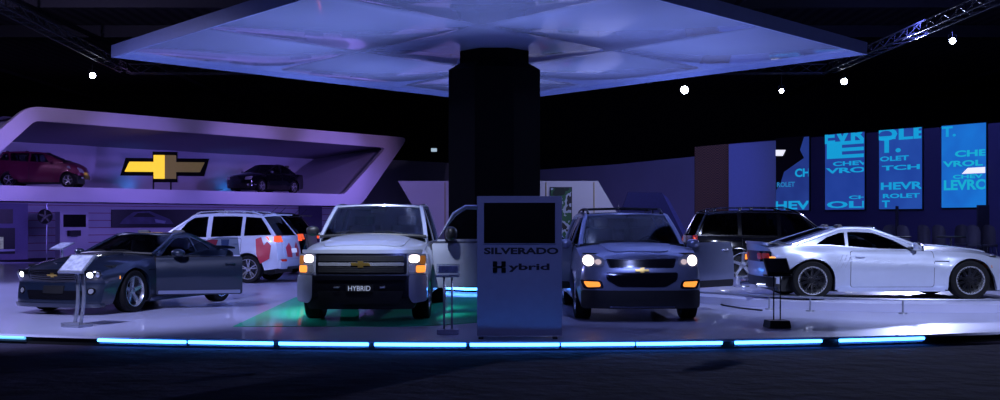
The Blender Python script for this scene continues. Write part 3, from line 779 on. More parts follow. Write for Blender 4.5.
# ---------------- small SUVs on the left
def suv(paint, wrap):
    c=Car('compact_suv',paint,L=4.57,W=[(0,.85),(.8,.92),(3.8,.925),(4.57,.86)],SILL=[(0,.30),(1,.27),(3.5,.28),(4.57,.38)],
        SH=[(0,.90),(.3,.99),(1.1,1.08),(3,1.15),(4.57,1.20)],TOP=[(0,.98),(.15,1.06),(1.1,1.18),(4.3,1.22),(4.57,1.18)],
        PF=[(0,.08),(.4,0),(.8,.03),(1.1,.2)],PR=[(0,.12),(.45,0),(.7,.02),(1.15,.10)],nose=(.12,.2),tail=(.08,.14),z0=.27,
        xf=.92,xr=3.63,r=.355,ra=.415,track=.915,tw=.235,rr=.262,style='split',flare=.03,cabin=(1.25,4.2),
        wb=(1.10,1.18),wt=(1.95,1.74),rt=(4.05,1.73),rb=(4.47,1.20),zbelt=1.13,zroof=1.73,gyb=.85,gyr=.66,gk=.07,cw=.16,cr=.12,rbulge=.045,pil=.04)
    c.body(); c.wheels([M_RIM,M_RIM,M_BLACKP,M_CHROMED])
    c.gh([(1.62,2.50,.32,0),(2.62,3.42,0,0),(3.50,4.22,0,-.22)]); c.interior((0,.9))
    c.rails(2.0,3.9,M_CHROME if wrap else M_BLACKP,.05,.05,cross=(2.5,3.4) if wrap else ())
    c.doors([(1.55,2.52,0),(2.56,3.45,.22)],zb=.38)
    c.mirror(1.62,1.12,(.14,.2,.14),paint,out=.14)
    for sg in(-1,1):
        q=MB(); q.patch([[(sg*x,z) for x,z in rnd([(.60,1.04),(.86,1.04),(.86,1.20),(.66,1.20)],.03)]],c.rear,.012,.03,.05); c.part(q,'tail_light',M_TAILON)
        q=MB(); q.patch([rnd([(4.20,1.05),(4.48,1.05),(4.42,1.20),(4.08,1.18)],.02)],c.side(sg),.008,.02,.05); c.part(q,'tail_light_wrap',M_TAILON)
        q=MB(); q.patch([[(sg*x,z) for x,z in rnd(rect(.62,.82,.55,.61),.02)]],c.rear,.05,.02,.05); c.part(q,'rear_reflector',M_TAIL)
        q=MB(); q.patch([[(sg*x,z) for x,z in rnd([(.48,.70),(.78,.74),(.80,.88),(.5,.84)],.03)]],c.front,.012,.02,.05); c.part(q,'headlight',M_LENS)
    c.fp('tailgate',rnd([(-.66,.62),(.66,.62),(.60,1.08),(-.60,1.08)],.05),paint,.008,.02,False,rear=True)
    c.fp('rear_bumper',rnd(rect(-.84,.84,.36,.60),.05),paint,.045,.07,False,rear=True)
    c.fp('bumper_trim',rnd(rect(-.6,.6,.34,.42),.03),M_BLACKP,.055,.04,False,rear=True)
    c.fp('license_plate',rect(-.2,.2,.76,.87),M_PLATE if wrap else M_BLACKP,.02,.02,False,rear=True)
    c.fp('grille',rnd([(-.40,.68),(.40,.68),(.42,.84),(-.42,.84)],.03),M_BLACKP,.012,.02,False)
    s_=MB(); s_.box((4.14,0,1.735),(.30,1.2,.035),bev=.012); c.part(s_,'roof_spoiler',paint)
    for sg in(-.35,.3): 
        an=MB(); an.tube([(4.0,sg,1.74),(4.22,sg,1.93)],.007,5); c.part(an,'antenna',M_BLACKP)
    if wrap:
        R_=mat('red vinyl graphic',(.45,.02,.05),.4,noise=.05); B_=mat('blue vinyl graphic',(.06,.10,.26),.4,noise=.05)
        for poly,m in (([(3.98,.50),(4.20,.62),(4.24,.95),(4.14,1.06),(4.06,.96),(3.98,1.17),(3.84,1.12),(3.88,.74)],R_),
                       ([(2.92,1.11),(3.14,1.11),(3.12,.85),(3.30,.60),(3.22,.46),(3.02,.62),(2.95,.84)],B_),
                       ([(2.16,.90),(2.45,.80),(2.62,.92),(2.78,.90),(2.84,1.10),(2.66,1.11),(2.4,1.04),(2.14,1.09)],R_),
                       ([(1.30,.5),(1.7,.42),(1.95,.66),(1.84,.94),(1.5,.86)],B_),
                       ([(2.62,.5),(2.84,.42),(2.96,.56),(2.86,.74),(2.72,.68)],R_)):
            c.sp('vinyl_graphic',poly,m,.012,.006,step=.1,label='red vinyl graphic' if m is R_ else 'blue vinyl graphic')
        for a,b in((-.5,-.2),(.1,.34)):
            c.fp('vinyl_graphic',[(a,.66),(b,.64),(b+.05,.84),(b-.08,1.02),(a-.02,.9)],R_,.016,.006,False,rear=True,label='red vinyl graphic')
    return c
c=suv(P_VUE,True)
c.place((3.63,-.80),((249-500)/39.4,29.2),99,0,'white silver compact SUV with red and blue side graphics','car')
c=suv(P_BLACK,False)
c.place((4.5,-.86),((305-500)/F*34,33.7),99,0,'black compact SUV half hidden behind the SUV with graphics','car')

# ---------------- large black SUV
def big_suv():
    c=Car('large_suv',P_BLACK,L=5.13,W=[(0,.93),(.8,1.0),(4.4,1.0),(5.13,.95)],SILL=[(0,.38),(1,.36),(4,.38),(5.13,.45)],
        SH=[(0,1.05),(1.4,1.15),(5.13,1.19)],TOP=[(0,1.10),(.2,1.15),(1.4,1.24),(5.13,1.2)],nose=(.12,.16),z0=.34,PR=[(0,.05),(.5,0),(1.2,.03)],
        xf=.97,xr=3.92,r=.40,ra=.46,track=.99,tw=.27,rr=.28,style='six',flare=.03,cabin=(1.5,4.9),
        wb=(1.42,1.22),wt=(2.15,1.83),rt=(4.75,1.82),rb=(5.07,1.18),zbelt=1.14,zroof=1.81,gyb=.93,gyr=.76,gk=.04,cw=.12,cr=.06,rbulge=.04,pil=.04)
    c.body(); c.wheels(RIMM); c.gh([(1.85,2.75,.28,0),(2.85,3.78,0,0),(3.88,4.85,0,-.12)]); c.interior((0,.95))
    c.rails(2.3,4.7,M_CHROMED,.07,.06,cross=(2.8,4.3))
    c.doors([(1.75,2.80,0),(2.84,3.78,.2)],zb=.5); c.mirror(1.82,1.30,(.15,.22,.2),P_BLACK,out=.16)
    c.fp('tail_light',rnd(rect(.80,.95,1.02,1.20),.03),M_TAIL,.012,.03,True,rear=True)
    for sg in(-1,1):
        q=MB(); q.patch([rnd([(4.96,1.0),(5.06,1.0),(5.04,1.16),(4.97,1.16)],.01)],c.side(sg),.008,.02,.05); c.part(q,'tail_light_wrap',M_TAILON)
        q=MB(); q.patch([[(sg*x,z) for x,z in rnd(rect(.62,.9,.85,1.05),.03)]],c.front,.012,.03,.05); c.part(q,'headlight',M_LENS)
    c.fp('grille',rnd(rect(-.58,.58,.75,1.04),.03),M_CHROMED,.012,.02,False)
    c.fp('rear_bumper',rnd(rect(-.93,.93,.42,.62),.04),P_BLACK,.07,.1,False,rear=True)
    c.fp('front_bumper',rnd(rect(-.92,.92,.40,.70),.04),P_BLACK,.06,.1,False)
    return c
c=big_suv()
c.place((5.13,1.0),((691-500)/F*30.0,30.0),-90,0,'large black SUV with chrome roof rails behind the silver coupe','car')

# ---------------- cars on the high shelf
def hatch():
    c=Car('hatchback_car',P_RED,L=3.75,W=[(0,.72),(.6,.79),(3.2,.80),(3.75,.74)],SILL=[(0,.22),(1,.22),(3,.22),(3.75,.3)],
        SH=[(0,.74),(.25,.85),(.95,.96),(2.4,1.02),(3.75,1.08)],TOP=[(0,.84),(.15,.93),(.8,1.08),(3.5,1.1),(3.75,1.05)],
        PF=[(0,.06),(.3,0),(.6,.03),(.9,.16)],nose=(.16,.2),tail=(.07,.12),z0=.22,xf=.66,xr=3.06,r=.30,ra=.345,track=.79,tw=.19,rr=.20,style='five',flare=.03,cabin=(1.0,3.5),lF=1.0,
        wb=(.74,1.07),wt=(1.60,1.42),rt=(3.45,1.43),rb=(3.66,1.06),zbelt=.95,zroof=1.41,gyb=.73,gyr=.57,gk=.06,cw=.14,cr=.08,rbulge=.03,pil=.035)
    c.body(); c.wheels(RIMM); c.gh([(1.45,2.2,.25,0),(2.28,3.0,0,.05),(3.08,3.42,.05,-.02)],glass2=M_GLASS); c.interior((0,.8)); c.doors([(1.25,2.22,0),(2.26,3.02,.18)],zb=.32); c.mirror(1.35,1.02,(.12,.17,.12),P_RED)
    for sg in(-1,1):
        q=MB(); q.patch([[(sg*x,z) for x,z in rnd([(.40,.58),(.68,.62),(.70,.82),(.52,.74)],.03)]],c.front,.012,.02,.05); c.part(q,'headlight',M_LENS)
        q=MB(); q.patch([rnd([(.32,.66),(.72,.82),(.66,.88),(.34,.78)],.02)],c.side(sg),.01,.02,.05); c.part(q,'headlight_wrap',M_LENS)
        q=MB(); q.patch([[(sg*(.58+.05*math.cos(t)),.40+.05*math.sin(t)) for t in [2*PI*i/12 for i in range(12)]]],c.front,.01,.02,.05); c.part(q,'fog_light',M_LENS)
        q=MB(); q.patch([[(sg*x,z) for x,z in rnd(rect(.55,.70,.85,1.02),.03)]],c.rear,.01,.02,.05); c.part(q,'tail_light',M_TAIL)
    c.fp('grille',rnd([(-.42,.34),(.42,.34),(.5,.52),(-.5,.52)],.03),M_BLACKP,.012,.02,False)
    return c
c=hatch(); c.place((1.87,0),(-20.25,51.0),-96,3.05,'magenta red hatchback parked on the white display shelf','car',scale=(1.04,1.04,1.1))
def sedan():
    c=Car('sedan_car',P_BLACK,L=4.6,W=[(0,.80),(.7,.89),(3.8,.89),(4.6,.82)],SILL=[(0,.22),(1,.2),(3.6,.2),(4.6,.28)],
        SH=[(0,.70),(.3,.78),(1.2,.92),(3.6,1.0),(4.6,.98)],TOP=[(0,.80),(.15,.86),(1.2,1.02),(4.1,1.06),(4.6,1.0)],
        nose=(.16,.22),tail=(.08,.16),z0=.2,xf=.9,xr=3.59,r=.33,ra=.38,track=.88,tw=.21,rr=.225,style='five',flare=.03,cabin=(1.4,3.6),
        wb=(1.22,1.02),wt=(2.08,1.43),rt=(3.1,1.44),rb=(4.0,1.06),zbelt=.97,zroof=1.42,gyb=.80,gyr=.60,gk=.09,cw=.16,cr=.12,rbulge=.03,pil=.035)
    c.body(); c.wheels(RIMM); c.gh([(1.7,2.5,.3,0),(2.58,3.5,0,-.2)],glass2=M_GLASS); c.interior((0,.8)); c.doors([(1.5,2.52,0),(2.56,3.4,.2)],zb=.3); c.mirror(1.62,1.04,(.12,.18,.12),P_SILV2)
    for sg in(-1,1):
        q=MB(); q.patch([[(sg*x,z) for x,z in rnd([(.46,.62),(.76,.64),(.80,.80),(.5,.76)],.03)]],c.front,.012,.02,.05); c.part(q,'headlight',M_LENS)
        q=MB(); q.patch([[(sg*(.62+.05*math.cos(t)),.38+.05*math.sin(t)) for t in [2*PI*i/12 for i in range(12)]]],c.front,.01,.02,.05); c.part(q,'fog_light',M_LENS)
        q=MB(); q.patch([[(sg*x,z) for x,z in rnd(rect(.5,.76,.80,.95),.03)]],c.rear,.01,.02,.05); c.part(q,'tail_light',M_TAIL)
    g=c.fp('grille',rnd([(-.34,.44),(.34,.44),(.42,.76),(-.42,.76)],.03),M_CHROMED,.012,.02,False)
    for z0,z1 in((.46,.60),(.64,.74)): c.fp('grille_mesh',rect(-.34,.34,z0,z1),M_GLOSSBLK,.02,.01,False,parent=g)
    return c
c=sedan(); c.place((2.3,0),((265.5-500)/F*60.6,60.6),26,3.05,'black four-door sedan parked on the white display shelf','car',scale=(1.02,1.02,1.05))

# ================================================================ SETTING
M_CARPET=mat('dark carpet',(.036,.030,.055),1.0,spec=.1,noise=.35,nscale=1.2,bump=.9,bscale=3.0)
M_STAGE=mat('lavender stage floor',(.46,.47,.66),.30,coat=.25,noise=.05,nscale=.6)
M_WHITE=mat('white laminate',(.62,.60,.70),.45,noise=.03,nscale=1.0)
M_FABRIC=mat('stretched white fabric',(.50,.49,.60),.7,noise=.08,nscale=.35,bump=.5,bscale=.5)
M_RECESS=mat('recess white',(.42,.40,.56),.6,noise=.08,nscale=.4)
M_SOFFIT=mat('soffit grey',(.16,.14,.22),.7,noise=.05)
M_BLKWALL=mat('black drape',(.004,.004,.006),.9,noise=.3,nscale=2)
M_SCREENB=mat('switched off screen',(.002,.002,.003),.4,noise=.02,spec=.1)
M_KIOSK=mat('grey lavender kiosk laminate',(.34,.34,.48),.5,noise=.03)
M_BLACKM=mat('matt black column',(.0015,.0015,.002),.8,noise=.1,spec=.06)
M_STEEL=mat('brushed steel',(.35,.37,.45),.35,.7,noise=.05)
M_ACRYL=glassmat('clear acrylic',(.80,.82,.9),.45)
M_TRUSS=mat('dark truss metal',(.055,.055,.075),.5,.5,noise=.05)
M_LED=mat('lit cyan white strip',(.3,.7,1),.4,emit=(.05,.26,1),es=11,noise=.01)
M_LEDD=mat('dim cyan strip',(.3,.7,1),.4,emit=(.12,.5,.85),es=1.3,noise=.01)
M_SPOT=mat('lit spotlight lens',(1,1,1),.4,emit=(.75,.82,1),es=60,noise=.01)
M_GREEN=mat('green floor vinyl',(.004,.58,.27),.4,coat=.3,noise=.04)

def sobj(name,mb,m,normals=True,parent=None):
    o=mb.build(name,m,parent,normals=normals); 
    if not parent: o['kind']='structure'
    return o
# hall
mb=MB(); mb.grid([[(x,y,-.13) for x in (-60,-20,20,60)] for y in(-6,10,30,95)],smooth=False); sobj('floor',mb,M_CARPET)
mb=MB(); mb.grid([[(x,y,11.5) for x in (-60,60)] for y in(-6,95)],smooth=False)
sobj('ceiling',mb,wavemat('ribbed dark ceiling deck',(.035,.03,.05),(.10,.085,.13),.5,.8,'X'))
for nm,a,b in(('wall_back',(-60,90),(60,90)),('wall_far_left',(-60,-6),(-60,90)),('wall_far_right',(60,-6),(60,90))):
    mb=MB(); mb.add([(a[0],a[1],-.13),(b[0],b[1],-.13),(b[0],b[1],11.5),(a[0],a[1],11.5)],[(0,1,2,3)]); sobj(nm,mb,M_BLKWALL)
n=1
for y in (34,42,50,58):
    mb=MB(); mb.box((0,y,11.15),(118,.28,.6)); sobj('trim_%d'%n,mb,M_TRUSS); n+=1
for x in (-30,-20,-10,10,20,30):
    mb=MB(); mb.box((x,42,10.7),(.12,90,.2)); sobj('trim_%d'%n,mb,M_TRUSS); n+=1

# stage platform: a round, raised, glossy deck with a dark fascia
CX,CY,RR=-.3,37.8,22.8
pts=[]
for k in range(241):
    a=2*PI*k/240; x=CX+RR*math.cos(a); y=CY+RR*math.sin(a); pts.append((min(x,16.5),min(y,44.5)))
mb=MB(); N_=len(pts)-1
mb.add([(x,y,0) for x,y in pts[:-1]],[list(range(N_))],0)
mb.grid([[(x,y,0) for x,y in pts],[(CX+(x-CX)*1.0015,min(CY+(y-CY)*1.0015,44.5),-.03) for x,y in pts]],0,False)
mb.grid([[(x,y,-.03) for x,y in pts],[(x,y,-.13) for x,y in pts]],1,False)
st=mb.build('stage_platform',[M_STAGE,M_BLACKP],normals=False); tag(st,'wide round lavender stage platform that all the cars stand on','platform')
def arc(px):
    lo,hi=14.,19.
    for _ in range(50):
        D=(lo+hi)/2; X=(px-500)/F*D
        if math.hypot(X-CX,D-CY)>RR: lo=D
        else: hi=D
    return Vector((X,D,0))
segs=[(-40,27,'leftmost, dim greenish'),(100,187,'just right of the curved reader stand'),(190,274,'just left of the green floor panel'),(280,369,'below the left half of the pickup'),(375,466,'below the right half of the pickup'),(470,559,'in front of the tall kiosk'),(561,634,'below the left half of the crossover'),(636,721,'below the right half of the crossover'),(734,820,'below the black reader stand'),(838,922,'rightmost, below the front of the silver coupe')]
for i,(a,b,w) in enumerate(segs):
    t=empty('light_strip',(0,0,0),0,'glowing cyan-white light strip on the stage edge, '+w,'light strip','light strips along the stage edge')
    P=[arc(a+(b-a)*k/8) for k in range(9)]
    def out(p,d): v=Vector((p.x-CX,p.y-CY,0)).normalized(); return p+v*d
    o0=out(P[4],.03); t.location=(o0.x,o0.y,-.10); inv=Vector((-o0.x,-o0.y,.10))
    m=MB(); m.tube([out(p,.045)+Vector((0,0,-.046))+inv for p in P],.021,8); m.build('tube',M_LEDD if i==0 else M_LED,t)
    m=MB()
    for p,q in zip(P[:-1],P[1:]):
        A,B=out(p,.012)+inv,out(q,.012)+inv
        m.add([A+Vector((0,0,-.10)),B+Vector((0,0,-.10)),B+Vector((0,0,-.015)),A+Vector((0,0,-.015)),out(p,.0)+inv+Vector((0,0,-.1)),out(q,0)+inv+Vector((0,0,-.1)),out(q,0)+inv+Vector((0,0,-.015)),out(p,0)+inv+Vector((0,0,-.015))],[(0,1,2,3),(3,2,6,7),(0,4,5,1)])
    m.build('housing',M_STEEL,t)

# green floor panel
g=rnd([(-3.95,17.0),(-.3,17.0),(.3,17.6),(.3,23.6),(-3.95,23.6)],.01,1)
g=[(-3.95,17.02),(-1.75,17.02)]+[(-1.75+1.9*math.sin(t),19.2-2.18*math.cos(t)) for t in [PI/2*k/14 for k in range(1,15)]]+[(.15,23.6),(-4.2,23.6)]
mb=MB(); mb.prism(g,lambda u,v,d:Vector((u,v,d)),.001,.008); tag(mb.build('floor_panel',M_GREEN),'shiny green floor panel with a rounded corner under the pickup','floor mat')

# round pedestal under the silver coupe with its low rail
PC=(8.0,24.6)
mb=MB(); mb.lathe([(.01,PED),(4.97,PED),(5.0,PED-.02),(5.0,.001)],120,'z',(PC[0],PC[1],0)); 
tag(mb.build('pedestal',M_STAGE),'low round lavender pedestal under the bright silver coupe','platform')
rt=empty('low_rail',(PC[0],PC[1],0),0,'low metal guard rail curving around the silver coupe pedestal','railing')
a0,a1=math.radians(152),math.radians(322)
m=MB(); m.tube([(5.3*math.cos(a0+(a1-a0)*k/60),5.3*math.sin(a0+(a1-a0)*k/60),.24) for k in range(61)],.02,8); m.build('top_tube',M_STEEL,rt)
for d in (160,182,204,232.5,240.5,257,276,296,316):
    a=math.radians(d); m=MB(); m.tube([(5.3*math.cos(a),5.3*math.sin(a),.24),(5.3*math.cos(a),5.3*math.sin(a),.0)],.016,8); m.lathe([(.01,.02),(.07,.018),(.075,0)],16,'z',(5.3*math.cos(a),5.3*math.sin(a),0)); m.build('post',M_STEEL,rt)

# alloy wheel shown on a stand near the silver coupe
def wheel_stand(px,py,D,zf,rr,label,dark=False,ptop=0):
    c0=at(px,py,D); t=empty('wheel_stand',(c0.x,D,zf),0,label,'display stand')
    h=c0.z-zf
    m=MB(); m.lathe([(.01,.03),(.16,.03),(.17,.0)],24,'z'); m.tube([(0,.08,.02),(0,.08,h+ptop)],.03,8); m.tube([(0,.08,h),(0,0,h)],.04,8); m.build('pole',M_STEEL,t)
    r=rim_mb(rr,.2,'five').build('rim',[M_RIM,M_BLACKP,M_BLACKP,M_BLACKP] if dark else [M_RIM,M_CHROME,M_BLACKP,M_BLACKP],t)
    r.location=(0,-.05,h); r.rotation_euler=(0,0,PI)
wheel_stand(742,264.5,24.7,PED,.27,'bare silver alloy wheel on a stand behind the tail of the silver coupe')
# cable
pts=[at(704,290,1)*0]; cp=[]
for px,py in ((698,292),(704,296),(712,302),(724,306),(742,309),(762,311)):
    D=F*EYE/(py-HZ); cp.append(((px-500)/F*D,D,.012))
m=MB(); m.tube(cp,.018,6); tag(m.build('floor_cable',M_BLACKP),'dark cable lying on the floor beside the pedestal','cable')

# ---------------- column and canopy
cc=(-.13,26.9)
ct=empty('support_column',(cc[0],cc[1],0),0,'thick black octagonal column holding up the canopy','column')
def octa(r,z,ph=PI/8): return [(r*math.cos(ph+k*PI/4),r*math.sin(ph+k*PI/4),z) for k in range(8)]
m=MB(); m.grid([octa(1.14,.15),octa(1.14,5.05),octa(.86,5.22),octa(.86,5.62)],0,False,closed=True); m.build('shaft',M_BLACKM,ct)
m=MB(); m.grid([octa(1.62,.001),octa(1.62,.17),octa(1.1,.17)],0,False,closed=True); m.build('plinth',M_BLACKM,ct)
m=MB(); m.tube(octa(1.64,.07),.03,6,closed=True); m.build('plinth_light',M_LED,ct,).__setitem__('label','glowing cyan light line around the plinth')
ZC=5.5
Fc=Vector((-.2,37.85,0)); Lc=Vector((-9.28,27.45,0)); Rc=Vector((8.62,27.0,0)); Nc=Lc+Rc-Fc
cn=(Fc+Nc)/2
can=empty('canopy',(cn.x,cn.y,ZC),0,'huge square glossy lavender canopy overhead on the black column','canopy')
M_CAN=mat('glossy stretched lavender membrane',(.40,.44,.68),.10,coat=.7,noise=.05,nscale=.25,spec=.8)
def cp_(s,t,dz=0): p=Fc+(Lc-Fc)*s+(Rc-Fc)*t-cn; return Vector((p.x,p.y,dz))
m=MB(); Ng=90; rows=[]
for i in range(Ng+1):
    row=[]
    for j in range(Ng+1):
        s_,t_=i/Ng,j/Ng; f=abs(math.sin(3*PI*s_))**.75; g_=abs(math.sin(3*PI*t_))**.75
        row.append(cp_(s_,t_,.10-.13*f*g_+.02*math.sin(9*s_+4*t_)*f*g_))
    rows.append(row)
m.grid(rows); m.build('membrane',M_CAN,can)
m=MB()
cs=[cp_(0,0),cp_(1,0),cp_(1,1),cp_(0,1)]
for k in range(4):
    a,b=cs[k],cs[(k+1)%4]; ia,ib=a*.992,b*.992
    vs=[]
    for q in(a,b,ib,ia): vs+=[q+Vector((0,0,-.02)),q+Vector((0,0,.27))]
    m.add(vs,[(0,1,3,2),(0,2,4,6),(1,7,5,3),(4,5,7,6)])
m.build('edge_frame',mat('lavender canopy edge',(.20,.24,.46),.4,noise=.04),can)
m=MB(); m.add([q+Vector((0,0,.27)) for q in cs],[(0,1,2,3)]); m.build('top_cover',M_BLACKM,can)

# ---------------- high display shelf on the left
LP=Vector((-20.4,47,0)); Le=Vector((.622,.783,0)); Ln=Vector((.783,-.622,0))
def lw(u,z,d): p=LP+Le*u-Ln*d; return Vector((p.x,p.y,z))     # d: metres behind the front face
def lu(px,dd=0):
    lo,hi=-30,60
    for _ in range(60):
        u=(lo+hi)/2; p=lw(u,0,dd)
        if p.x/p.y*F+500<px: lo=u
        else: hi=u
    return u
def lz(px,py,dd=0): p=lw(lu(px,dd),0,dd); return EYE+(HZ-py)/F*p.y
sh=empty('display_shelf',lw(10,0,3),0,'long white parallelogram display shelf high along the left wall','shelf')
sI=-sh.location
def shf(u,z,d): return lw(u,z,d)+sI
outer=rnd([(-5.0,2.42),(20.5,2.42),(24.25,6.39),(1.26,6.39),(-3.6,2.42+.02)][:4],.0001,1)
outer=rnd([(-3.4,2.42),(20.5,2.42),(24.3,6.39),(1.2,6.39)],.55,5)
inner=[(-1.5,3.05),(19.3,3.05),(22.5,5.72),(1.5,5.80)]; inner=rnd(inner,.25,4)
m=MB()
tr=tessellate_polygon([[Vector((u,v,0)) for u,v in outer],[Vector((u,v,0)) for u,v in inner]])
al=outer+inner
for d in(0,.25): m.add([shf(u,v,d) for u,v in al],[list(t) for t in tr])
for lp in(outer,inner):
    n=len(lp); m.add([shf(u,v,0) for u,v in lp]+[shf(u,v,.25) for u,v in lp],[[i,(i+1)%n,(i+1)%n+n,i+n] for i in range(n)])
m.build('front_frame',M_WHITE,sh)
DB=5.4
m=MB(); m.add([shf(-3.2,3.05,.2),shf(20.3,3.05,.2),shf(20.3,3.05,DB),shf(-3.2,3.05,DB),shf(-3.2,2.45,.2),shf(20.3,2.45,.2),shf(20.3,2.45,DB),shf(-3.2,2.45,DB)],[(0,1,2,3),(4,5,6,7),(0,4,7,3),(1,2,6,5)]); m.build('deck',M_WHITE,sh)
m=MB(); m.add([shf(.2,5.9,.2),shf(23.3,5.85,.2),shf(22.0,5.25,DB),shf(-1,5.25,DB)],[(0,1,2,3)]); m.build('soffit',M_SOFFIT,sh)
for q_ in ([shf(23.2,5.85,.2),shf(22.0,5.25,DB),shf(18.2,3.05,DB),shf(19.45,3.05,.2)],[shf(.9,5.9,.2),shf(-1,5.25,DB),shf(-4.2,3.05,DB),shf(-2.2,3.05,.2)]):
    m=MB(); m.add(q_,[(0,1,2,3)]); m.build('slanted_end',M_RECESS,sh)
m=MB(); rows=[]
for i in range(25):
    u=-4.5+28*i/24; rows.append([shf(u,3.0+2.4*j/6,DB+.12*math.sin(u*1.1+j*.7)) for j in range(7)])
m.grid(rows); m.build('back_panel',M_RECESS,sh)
# slatted wall below the shelf
m=MB(); SD=5.0
for k in range(9):
    z0=.0+.355*k-.13; z1=min(z0+.325,2.44)
    if z1<=z0: continue
    m.add([lw(u,z,d) for u in(-9,24) for z in(z0,z1) for d in(SD,SD+.06)],[(0,1,3,2),(4,6,7,5),(0,4,5,1),(2,3,7,6),(0,2,6,4),(1,5,7,3)],0)
m.add([lw(-9,-.13,SD+.05),lw(24,-.13,SD+.05),lw(24,2.45,SD+.05),lw(-9,2.45,SD+.05)],[(0,1,2,3)],1)
m.build('wall_left',[M_WHITE,mat('red groove backing',(.35,.03,.10),.6,noise=.05)])['kind']='structure'
def wallbox(name,px0,px1,py0,py1,d,th,m_,parent=None,bev=0.0):
    u0,u1=lu(px0,d),lu(px1,d); z0,z1=lz((px0+px1)/2,py1,d),lz((px0+px1)/2,py0,d)
    mb=MB(); mb.add([lw(u,z,dd) for u in(u0,u1) for z in(z0,z1) for dd in(d,d+th)],[(0,1,3,2),(4,6,7,5),(0,4,5,1),(2,3,7,6),(0,2,6,4),(1,5,7,3)])
    return mb.build(name,m_,parent)
# wide dark picture with a car in it
pic=empty('wall_picture',lw(lu(160,SD-.1),1.3,SD-.1),0,'wide dark picture of a silver car on the slatted wall','picture'); pI=-pic.location
def onpic(name,poly,d,m_):
    mb=MB(); mb.prism([(lu(px,SD-.1),lz(px,py,SD-.1)) for px,py in poly],lambda u,v,dd:lw(u,v,dd)+pI,d,d+.015,0); return mb.build(name,m_,pic)
onpic('board',[(112,209.5),(225,209.5),(225,227.5),(112,227.5)],SD-.05,mat('dark printed board',(.006,.006,.012),.4,noise=.3,nscale=3))
onpic('printed_car',[(120,224),(124,219),(134,212),(150,211),(160,215),(170,219),(174,224)],SD-.07,mat('printed silver car',(.10,.10,.18),.5,noise=.3,nscale=2))
onpic('printed_window',[(133,217),(138,213),(149,213),(156,217)],SD-.09,M_BLACKP)
onpic('printed_headlight',[(155,219),(166,221),(165,223.5),(156,222.5)],SD-.09,mat('printed light patch',(.4,.45,.6),.5,noise=.1))
tag(wallbox('wall_panel',300,322,205,250,SD-.15,.1,mat('dull violet panel',(.12,.10,.2),.6,noise=.05)),'dull violet panel on the slatted wall right of the black SUV','panel')
# cabinet at far left
cb=empty('display_cabinet',lw(lu(5,3.6),-.13,3.6),0,'violet display cabinet with a dark picture at the far left','cabinet'); cI=-cb.location
def cbox(name,px0,px1,py0,py1,d,th,m_):
    o=wallbox(name,px0,px1,py0,py1,d,th,m_,cb); o.location=cI; return o
cbox('carcass',-60,28,203,262,3.6,.5,mat('dull violet laminate',(.20,.17,.34),.55,noise=.05))
cbox('dark_picture',-20,13,209,223.5,3.54,.05,mat('dark red picture',(.03,.006,.012),.4,noise=.5,nscale=3))
cbox('niche',-20,15,228,254,3.56,.03,M_BLACKP)
cbox('niche_shelf',-20,15,249.5,251.5,3.4,.15,M_STEEL)
o=wallbox('display_box',-4,3.5,237,249,3.25,.12,mat('pale yellow package',(.5,.5,.3),.5,emit=(.6,.7,.8),es=.15,noise=.5,nscale=6)); tag(o,'small bright box standing in the cabinet niche','box')
wheel_stand(46,216.5,48,-.13,.31,'black-rimmed alloy wheel on a tall pole before the slatted wall',True,.5)
# information kiosk
ik=empty('information_kiosk',lw(lu(74,2.4),-.13,2.4),0,'tall pale violet information kiosk with screen before the slatted wall','kiosk'); kI=-ik.location
for nm,a in (('body',(60,88.5,212,262,2.4,.4,M_WHITE)),('screen',(64,86,214.5,227,2.35,.05,M_SCREENB)),('keyboard_tray',(70.5,81,230.3,236,2.15,.25,M_BLACKP))):
    o=wallbox(nm,*a,ik); o.location=kI
# bow-tie sign standing on the shelf
sg=empty('emblem_sign',at(165,190,54.5),0,'giant gold cross-shaped emblem sign with dark frame on the shelf','sign')
sg.location.z=3.05; D0=sg.location.y
spx=D0/F; zc=EYE+(HZ-167)*spx-3.05; yaw=math.radians(10)
Rm=Matrix.Rotation(yaw,3,'Z')
def sgf(u,v,d): return Rm@Vector((u,d,0))+Vector((0,0,zc+v))
w_,h_=77*spx,23.5*spx
bt=bowtie(w_,h_)
m=MB(); m.prism(bowtie(w_*1.12,h_*1.30,.58),lambda u,v,d:sgf(u,v,d),.02,.45); m.build('frame',M_GLOSSBLK,sg)
def clipx(poly,lo,hi):
    out=[]
    for i in range(len(poly)):
        a=poly[i]; b=poly[(i+1)%len(poly)]
        ina=lo<=a[0]<=hi; inb=lo<=b[0]<=hi
        if ina: out.append(a)
        if ina!=inb:
            X=lo if (a[0]<lo or b[0]<lo) else hi; t=(X-a[0])/(b[0]-a[0]); out.append((X,a[1]+(b[1]-a[1])*t))
    return out
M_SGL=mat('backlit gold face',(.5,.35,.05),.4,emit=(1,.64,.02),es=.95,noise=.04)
M_SGR=mat('faint glow gold face',(.20,.15,.05),.35,.3,emit=(.30,.22,.08),es=.22,noise=.04)  # darker gold with a faint glow put into its colour
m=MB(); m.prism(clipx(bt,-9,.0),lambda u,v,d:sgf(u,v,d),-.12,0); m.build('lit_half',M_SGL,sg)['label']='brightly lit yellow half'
m=MB(); m.prism(clipx(bt,.0,9),lambda u,v,d:sgf(u,v,d),-.12,0); m.build('dull_half',M_SGR,sg)['label']='dull gold half with a faint painted glow'
for u in(-.55,.25):
    m=MB(); m.tube([sgf(u,-h_*.6,.2),Rm@Vector((u,.2,0))],.04,6); m.build('support_rod',M_BLACKP,sg)

